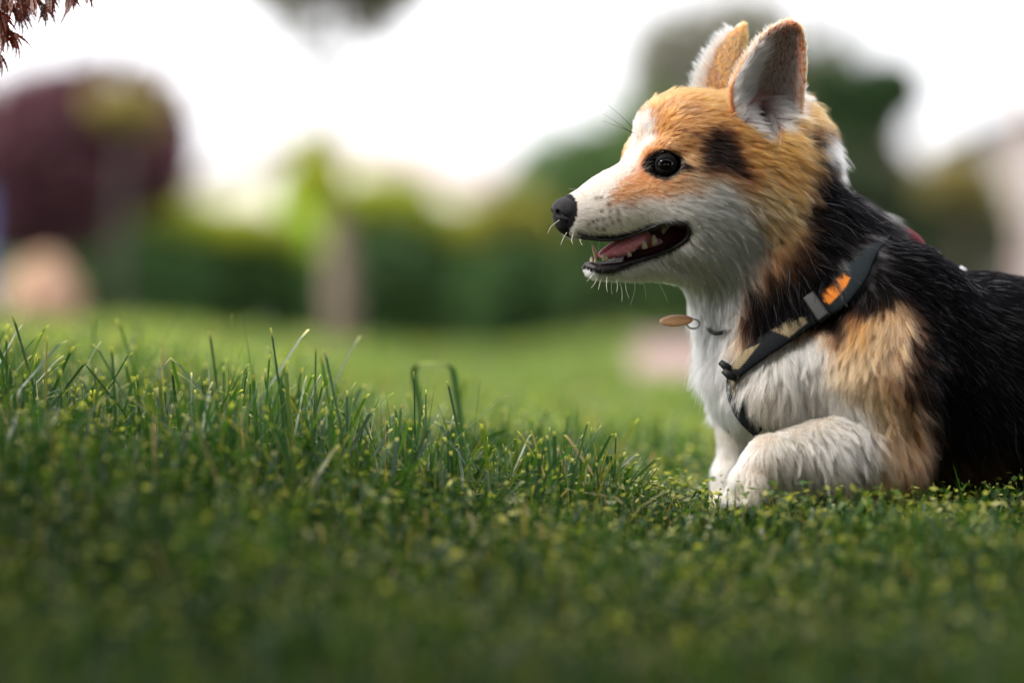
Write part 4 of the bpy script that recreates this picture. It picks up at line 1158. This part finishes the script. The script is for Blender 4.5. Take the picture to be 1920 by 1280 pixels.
def house(label, x0, x1, ye, yr, Y, wallc, roofc, depth=7, nwin=3):
    """gable house seen at its eaves side: px columns x0..x1, eaves row ye, ridge row yr"""
    a = W(x0, ye, Y); b = W(x1, ye, Y); rz = W(x0, yr, Y).z; w = b.x - a.x; g = -.4
    root = bpy.data.objects.new('house', None); root.location = (a.x, Y, g); root.rotation_euler[2] = math.radians(-26); w /= math.cos(math.radians(26)); link(root); tag(root, label, 'house')
    mw = simple_mat('render_wall', wallc, .9, .2, scale=3, c2=tuple(c * .93 for c in wallc), bump=.2)
    mr = simple_mat('roof_tiles', roofc, .8, .2, scale=12, c2=tuple(c * .85 for c in roofc), bump=.6)
    mg = simple_mat('window_glass', (.12, .14, .16), .1, .6); mf = simple_mat('window_frame_paint', (.7, .68, .64), .5, .4)
    h = a.z - g
    bm = bmesh.new()
    pr = [(0, 0, 0), (w, 0, 0), (w, 0, h), (w * .48, 0, rz - g), (0, 0, h)]
    f = [bm.verts.new(p) for p in pr]; k = [bm.verts.new((p[0], depth, p[2])) for p in pr]
    bm.faces.new(f); bm.faces.new(k[::-1])
    for i in range(5): bm.faces.new((f[(i + 1) % 5], f[i], k[i], k[(i + 1) % 5]))
    bm_obj('wall', bm, mw, root)
    for sx in (0, 1):
        p0 = Vector((-.35, -.35, h - .18)) if sx == 0 else Vector((w + .35, -.35, h - .18)); p1 = Vector((w * .48, -.35, rz - g + .02))
        bm = bmesh.new(); q = [p0, p1, p1 + Vector((0, depth + .7, 0)), p0 + Vector((0, depth + .7, 0))]
        lo = [bm.verts.new(v) for v in q]; up = [bm.verts.new(v + Vector((0, 0, .16))) for v in q]
        bm.faces.new(lo); bm.faces.new(up[::-1])
        for i in range(4): bm.faces.new((lo[(i + 1) % 4], lo[i], up[i], up[(i + 1) % 4]))
        bm_obj('roof', bm, mr, root)
    for i in range(nwin):
        cx = w * (i + .5) / nwin
        bm = bmesh.new(); box_bm(bm, (cx - .5, -.06, h * .45), (cx + .5, -.005, h * .85)); fr = bm_obj('window', bm, mf, root)
        bm = bmesh.new(); box_bm(bm, (cx - .42, -.075, h * .47), (cx + .42, -.065, h * .83)); bm_obj('pane', bm, mg, fr)
    return root

def build_background():
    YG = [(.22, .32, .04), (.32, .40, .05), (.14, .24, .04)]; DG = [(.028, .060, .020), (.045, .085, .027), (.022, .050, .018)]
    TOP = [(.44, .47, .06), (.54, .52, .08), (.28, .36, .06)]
    hedge = 'clipped shrubs in the row beyond the lawn'
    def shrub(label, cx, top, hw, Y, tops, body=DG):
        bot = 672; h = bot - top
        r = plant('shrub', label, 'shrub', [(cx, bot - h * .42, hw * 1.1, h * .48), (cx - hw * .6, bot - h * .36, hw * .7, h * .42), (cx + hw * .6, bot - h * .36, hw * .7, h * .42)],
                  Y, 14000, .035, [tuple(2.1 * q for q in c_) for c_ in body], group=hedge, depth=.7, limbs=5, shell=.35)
        m = attr_mat('lit_top_leaves', .5, .3, .5)
        leaf_cloud(5200, px_blobs([(cx, top + h * .10, hw * .95, h * .15), (cx - hw * .6, top + h * .18, hw * .6, h * .13), (cx + hw * .6, top + h * .18, hw * .6, h * .13)], Y, .7), .035, tops, m, 'lit_top_leaves', r)  # brighter leaves on top: light from above painted into their colour
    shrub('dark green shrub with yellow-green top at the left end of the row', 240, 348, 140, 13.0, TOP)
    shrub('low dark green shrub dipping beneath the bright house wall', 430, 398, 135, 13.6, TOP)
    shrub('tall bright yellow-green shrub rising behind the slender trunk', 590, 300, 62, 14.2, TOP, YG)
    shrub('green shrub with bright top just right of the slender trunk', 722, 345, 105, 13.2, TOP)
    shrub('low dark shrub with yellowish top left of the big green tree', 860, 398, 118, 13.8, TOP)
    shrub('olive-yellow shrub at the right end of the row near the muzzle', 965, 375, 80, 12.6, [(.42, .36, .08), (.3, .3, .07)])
    plant('young_conifer', 'narrow yellow-green conifer tip standing above the shrubs', 'tree', [(590, 300, 34, 60), (590, 380, 48, 50)], 18, 4500, .05, [(.48, .44, .06), (.36, .36, .06)], depth=1)
    # slender tree in front of the shrubs
    plant('slender_tree', 'slender pale-barked tree with sparse crown at the top edge', 'tree',
          [(560, -30, 110, 70), (700, -25, 110, 70), (630, -120, 170, 80), (590, 60, 80, 40, .3), (690, 55, 70, 36, .25), (610, 130, 50, 60, .08)], 6.0, 5200, .024, [(.12, .13, .03), (.16, .15, .05), (.10, .08, .06)],
          trunk=[(640, 668, 30), (637, 560, 28), (634, 470, 26), (630, 390, 18), (618, 310, 10), (612, 220, 8), (622, 120, 8), (628, 20, 7), (625, -60, 5)], trunk_c=(.23, .17, .135), limbs=9, shell=.6)
    st_ = [o for o in bpy.data.objects if o.name == 'slender_tree'][0]
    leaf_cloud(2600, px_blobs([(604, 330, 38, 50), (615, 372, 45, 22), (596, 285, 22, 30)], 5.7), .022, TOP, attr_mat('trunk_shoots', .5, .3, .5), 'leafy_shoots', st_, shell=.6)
    # purple tree on the left and the olive crown in it
    PU = [(.12, .045, .070), (.15, .055, .085), (.09, .036, .05), (.24, .11, .17)]
    plant('purple_plum_tree', 'purple-leaved plum tree blurred at the left edge', 'tree',
          [(60, 310, 170, 165), (-70, 330, 150, 150), (20, 410, 150, 80), (130, 430, 80, 50), (215, 290, 125, 130), (120, 220, 130, 100), (318, 270, 48, 125), (90, 420, 110, 60), (168, 125, 55, 30), (262, 140, 38, 30)], 9.0, 38000, .030, PU, trunk=[(95, 640, 22), (100, 480, 18), (115, 330, 12)], trunk_c=(.05, .035, .035), limbs=8, shell=.5)
    plant('olive_shrub_crown', 'olive-brown crown of a small tree standing before the purple tree', 'tree', [(235, 200, 75, 40), (270, 215, 45, 38)], 8.4, 2600, .030, [(.40, .31, .12), (.31, .26, .10)],
          trunk=[(220, 640, 10), (225, 430, 9), (235, 220, 5)], trunk_c=(.10, .08, .08), shell=.6)
    # pale boulder below it
    bm = bmesh.new(); bmesh.ops.create_icosphere(bm, subdivisions=4, radius=1)
    for v in bm.verts:
        q = np.array([v.co[:]]); v.co *= 1 + .8 * (float(vnoise(q, 1.3, 3)[0]) - .5) + .25 * (float(vnoise(q, 4, 4)[0]) - .5)
    c = W(86, 572, 5.2); k = S * (D + 5.2) / D
    bmesh.ops.scale(bm, vec=(60 * k, 60 * k, 88 * k), verts=bm.verts)
    o = bm_obj('boulder', bm, simple_mat('peach_stone', (.42, .28, .17), .85, .2, scale=6, c2=(.46, .27, .20), bump=.5), None, True); o.location = c
    tag(o, 'pale peach boulder blurred beneath the purple tree', 'boulder')
    p = W(-46, 430, 4.8); g = float(ground_h(p.x, 4.8)); k = S * (D + 4.8) / D
    bm = bmesh.new(); box_bm(bm, (-.035, -.03, 0), (.035, .03, W(0, 350, 4.8).z - g)); bmesh.ops.bevel(bm, geom=bm.edges[:], offset=.006, segments=2, affect='EDGES')
    o = bm_obj('post', bm, simple_mat('blue_paint', (.10, .12, .30), .6, .3, scale=20, bump=.2)); o.location = (p.x, 4.8, g); tag(o, 'blue-grey post cut off by the left edge of the lawn', 'post')
    house('pale cream house with low gable behind the row of shrubs', 335, 880, 350, 262, 62, (.88, .83, .76), (.62, .50, .50))
    # greenery on the right
    MG = [(.11, .19, .07), (.14, .22, .08), (.08, .15, .055)]
    plant('round_green_tree', 'broad mid-green tree rising behind the nose of the corgi', 'tree',
          [(1090, 430, 175, 190), (960, 470, 95, 120), (1210, 400, 130, 230), (1120, 330, 110, 95), (1280, 520, 160, 150), (1000, 590, 120, 75)], 16, 42000, .05, MG, trunk=[(1100, 680, 20), (1105, 560, 16), (1110, 430, 12)], limbs=8, depth=.7)
    LG = [(.30, .28, .28), (.24, .24, .22), (.34, .31, .33)]
    plant('grey_tree', 'thin grey-lilac tree with gaps of sky behind the far ear', 'tree', [(1225, 150, 60, 130, .7), (1300, 110, 110, 110, .7), (1210, 260, 90, 90), (1400, 60, 120, 80, .6), (1330, 200, 140, 110), (1560, 180, 90, 80, .6), (1480, 120, 90, 90, .6)], 30, 12000, .09, LG + [(.12, .13, .08)],
          trunk=[(1240, 680, 12), (1240, 300, 9), (1240, 80, 3)], trunk_c=(.2, .17, .17), shell=.6)
    plant('pointed_conifer', 'narrow grey-green conifer spire just right of the near ear', 'tree', [(1577, 40, 14, 40), (1575, 110, 26, 60), (1570, 190, 45, 70)], 34, 5000, .10, [(.10, .13, .09), (.14, .15, .12)], trunk=[(1572, 680, 10), (1574, 300, 8), (1577, 10, 2)])
    plant('brown_leaved_tree', 'brownish-red tree behind the neck of the corgi', 'tree', [(1540, 200, 75, 95), (1600, 260, 80, 90), (1660, 330, 70, 70)], 24, 11000, .07, [(.22, .13, .11), (.18, .11, .10), (.14, .15, .08)], trunk=[(1580, 680, 14), (1580, 300, 10)], shell=.6)
    plant('dark_green_tree', 'dark green tree with rounded top at upper right', 'tree', [(1660, 165, 80, 62), (1610, 215, 100, 66), (1712, 190, 30, 40), (1540, 150, 60, 50, .7), (1520, 290, 60, 60)], 22, 15000, .06, [(.028, .065, .024), (.045, .09, .03)], trunk=[(1620, 680, 14), (1625, 300, 10)])
    plant('dark_hedge_tree', 'very dark dense greenery above the back of the corgi', 'tree', [(1560, 380, 130, 120), (1700, 420, 130, 90), (1460, 420, 120, 120), (1840, 450, 110, 70), (1600, 560, 330, 110)], 19, 34000, .055, [(.035, .055, .030), (.05, .075, .035), (.065, .085, .04)], trunk=[(1650, 680, 18), (1655, 420, 12)], depth=.6)
    plant('olive_tree', 'small olive-yellow tree beyond the back of the corgi at right', 'tree', [(1795, 335, 75, 48), (1840, 360, 60, 40)], 16.5, 5000, .05, [(.34, .27, .10), (.26, .22, .09)], trunk=[(1810, 680, 9), (1812, 380, 7)])
    house('grey-roofed house at the right edge of the picture', 1775, 2080, 275, 215, 48, (.42, .37, .38), (.11, .12, .12), nwin=2)
    p = W(1916, 450, 7); g = float(ground_h(p.x, 7)); k = S * (D + 7) / D
    tube_o = tube('pole', [Vector((p.x, 7, g)), Vector((p.x, 7, 1.0)), Vector((p.x, 7, W(0, 225, 7).z))], [.022, .022, .020], simple_mat('beige_metal', (.55, .46, .40), .6, .4, scale=20, bump=.1), None, 12)
    tag(tube_o, 'pale beige pole cut off by the right edge of the picture', 'pole')
    # unseen trees added behind the camera to cut the light from that side
    for x_, y_, r_, lab in ((-10, -16, 2.6, 'unseen green tree added behind the camera to dim that side, towards the left'), (1, -20, 3.0, 'unseen green tree added straight behind the camera to dim that side'), (12, -15, 2.6, 'unseen green tree added behind the camera to dim that side, towards the right')):
        root = bpy.data.objects.new('blocker_tree', None); root.location = (x_, y_, 0); link(root); tag(root, lab, 'tree', 'unseen light-blocking trees added behind the camera')
        mb = simple_mat('blocker_bark', (.10, .075, .06), .85, .2, scale=20, bump=.8)
        o = leaf_cloud(14000, [(0, 0, 3.0, r_, r_, 2.4), (-1.2, .6, 2.2, r_ * .8, r_ * .8, 1.9), (1.4, .2, 2.4, r_ * .8, r_ * .8, 1.9)], .16, DG, attr_mat('blocker_leaf', .5, .3, .3), 'crown', root, shell=.5)
        tube('trunk', [(0, 0, -.1), (.05, 0, 1.5), (0, .1, 3.5)], [.22, .18, .08], mb, root, 12)
    # far trees joining up the horizon
    for i in range(14):
        x = -700 + i * 260
        plant('distant_tree', 'distant green tree, one of the belt along the far horizon', 'tree', [(x, 600 - 60, 150, 75), (x + 60, 560, 80, 60)], 85, 1500, .35, MG, group='belt of distant trees on the horizon', limbs=2)

# ------------------------------------------------------------------ near sprig of red maple, top left
def build_maple():
    root = bpy.data.objects.new('red_maple_tree', None); link(root); root.location = (-1.9, -2.6, 0)
    tag(root, 'red-brown laceleaf maple hanging its feathery foliage into the top left corner, unseen crown added for shade', 'tree')
    mb = simple_mat('maple_bark', (.10, .07, .055), .85, .2, scale=20, c2=(.06, .045, .04), bump=.8)
    inv = Matrix.Translation(-root.location)
    def up(o):
        o.parent = root; o.matrix_parent_inverse = inv; return o
    up(tube('trunk', [(-1.9, -2.6, -.05), (-1.8, -2.5, .5), (-1.5, -2.2, .95), (-.9, -1.8, 1.2)], [.09, .075, .06, .035], mb, None, 14))
    for e in ((.5, -1.3, .9), (1.0, -1.2, .9), (-.3, -.9, .88), (-1.5, -.9, 1.1), (.1, -1.6, .95)):
        up(tube('limb', [(-1.5, -2.2, .95), ((e[0] - 1.5) / 2, (e[1] - 2.2) / 2, 1.25), e], [.04, .025, .010], mb, None, 8))
    up(tube('limb', [(-1.5, -.9, 1.1), (-1.05, -.5, 1.05), (-.72, -.1, .75), tuple(W(-260, -260, -.02))], [.03, .015, .007, .0032], mb, None, 8))
    up(leaf_cloud(200000, [(-1.3, -1.9, 1.2, .6, .6, .25), (.1, -1.35, .74, 1.0, .55, .24), (-.9, -1.05, .74, .7, .55, .22), (-.1, -.98, .72, .8, .52, .20), (.8, -.98, .74, .7, .52, .20),  (-1.9, -1.25, 1.1, .9, .55, .25), (-1.3, -1.35, .65, .3, .6, .55), (1.3, -1.4, .65, .3, .6, .55)],
                  .035, [(.09, .025, .018), (.06, .02, .016), (.12, .04, .02)], attr_mat('maple_shade_crown', .5, .3, .2), 'crown', None, shell=.5, holes=.12))  # unseen crown and side curtains, added to shade the foreground grass
    m_t = simple_mat('red_twig', (.09, .03, .025), .6, .3, scale=200, bump=.4)
    m_l = attr_mat('laceleaf', .45, .4, .35)
    m_l.node_tree.nodes['Mix'].inputs[7].default_value = (1.6, .6, .5, 1)
    tw = [[(-260, -260), (-120, -120), (-20, -30), (40, 5)], [(-120, -120), (20, -70), (100, -25), (128, -6)], [(-120, -120), (-60, 0), (-20, 70), (-4, 100)], [(-60, 0), (-10, 40), (22, 62)], [(-20, -30), (60, -8), (78, 8)],
          [(20, -70), (120, -50), (165, -30)]]
    for t in tw:
        up(tube('twig', [W(x, y, -.02) for x, y in t], [.003, .0022, .0016, .001][:len(t)], m_t, None, 6))
    # each leaf: a fan of narrow toothed lobes
    anch = [(40, 5, -70), (128, -6, -80), (-4, 100, -80), (22, 62, -50), (78, 8, -55), (165, -30, -80), (0, 30, -60), (-20, 60, -100), (100, -22, -95), (50, -10, -110), (10, -5, -75), (60, -20, -60), (-10, 20, -45), (20, 10, -35), (-15, 85, -90), (140, -20, -100), (5, 45, -70), (30, 20, -40), (-10, 50, -62), (90, -10, -70), (60, -12, -80), (0, 0, -50), (20, -20, -60), (40, -25, -40), (8, 60, -75), (-12, 40, -50)]
    for (x, y, d) in anch:
        Yb = rng.uniform(-.07, .05); nl = 7; V = []; F = []
        for j in range(nl):
            an = math.radians(d + (j - nl // 2) * 13 + rng.normal(0, 5)); ln = rng.uniform(34, 62) * (1 - .09 * abs(j - nl // 2))
            ns = 12; dy = rng.normal(0, .008)
            prev = None
            for i in range(ns + 1):
                u = i / ns; dr = an - .35 * u * (1 if math.cos(an) > 0 else -1)
                cx = x + math.cos(dr) * ln * u; cy = y - math.sin(dr) * ln * u
                w = (2.6 * (1 - u) ** .7 * (1.0 + .7 * (i % 2)) + .25) * min(1, u * 5 + .3)
                nx, ny = -math.sin(dr), -math.cos(dr)
                a = W(cx + nx * w, cy + ny * w, Yb + dy * u); b = W(cx - nx * w, cy - ny * w, Yb + dy * u + .0015 * (i % 2))
                V += [tuple(a), tuple(b)]; k = len(V)
                if i: F.append((k - 4, k - 3, k - 1, k - 2))
        o = up(mesh_np('leaf', V, F, m_l, None, smooth=False))
        c = .6 * np.array([(.16, .035, .022), (.10, .025, .022), (.22, .07, .03)])[rng.integers(0, 3)] * rng.uniform(.8, 1.2)
        point_color(o.data, np.tile(c, (len(V), 1)))

def build_bits():
    strip_blade('grass_blade', [(804, 940), (806, 915), (802, 870), (794, 800), (782, 735), (776, 700), (782, 687), (800, 683), (825, 684), (846, 690), (854, 720), (862, 780), (871, 840), (868, 880), (872, 930)], 14, (.045, .105, .03),
                'long grass blade bent over into a tall arch left of the corgi', Y=.12, tip=(.4, .4, .2), top=(.42, .50, .30))
    strip_blade('grass_blade', [(850, 870), (880, 842), (915, 820), (952, 805)], 9, (.05, .11, .025), 'pointed grass blade slanting up to the right beside the arched blade', Y=.05)
    strip_blade('grass_blade', [(920, 915), (950, 888), (985, 872), (1025, 867)], 8, (.05, .12, .03), 'thin grass blade curving right, below and right of the arched blade', Y=-.02)
    strip_blade('grass_blade', [(530, 830), (540, 780), (560, 760), (595, 762)], 12, (.16, .22, .10), 'pale curled grass blade above the white petal left of the arch', Y=.3)
    strip_blade('grass_blade', [(150, 800), (175, 745), (200, 738), (218, 740)], 6, (.09, .16, .05), 'thin pale blade bowed over at the left of the lawn', Y=.0)
    strip_blade('grass_blade', [(360, 790), (372, 715), (385, 690), (402, 686)], 12, (.14, .2, .08), 'pale blurred blade bowed over in the lawn, far left of the arch', Y=.6)
    mp = simple_mat('white_petal', (.8, .8, .78), .5, .3)
    mo = simple_mat('orange_petal', (.75, .25, .06), .5, .3)
    for px, py, Y, r, lab, m, cat in ((540, 790, .25, .0040, 'small white petal lying in the lawn below the pale curled blade', mp, 'petal'), (684, 918, -.06, .0036, 'white curled petal in the grass, upper of the two left of the arch', mp, 'petal'),
                                 (711, 966, -.16, .0040, 'white petal low in the grass, lower of the two left of the arch', mp, 'petal'), (722, 937, -.07, .0040, 'small orange leaf scrap in the grass between the white petals', mo, 'leaf'),
                                 (1244, 435 + 480, .02, .0026, 'tiny pale petal in the grass before the far paw', mp, 'petal')):
        bm = bmesh.new(); bmesh.ops.create_uvsphere(bm, u_segments=12, v_segments=8, radius=1)
        for v in bm.verts: v.co.z += .5 * (v.co.x ** 2)
        bmesh.ops.scale(bm, vec=(r, r * .7, r * .6), verts=bm.verts)
        o = bm_obj('petal' if cat == 'petal' else 'leaf_scrap', bm, m, None, True); o.location = W(px, py, Y); o.rotation_euler = rng.uniform(-1, 1, 3); tag(o, lab, cat)

# ------------------------------------------------------------------ build
build_ground()
build_background()
build_grass()
build_dog()
build_harness()
build_collar()
build_maple()
build_bits()
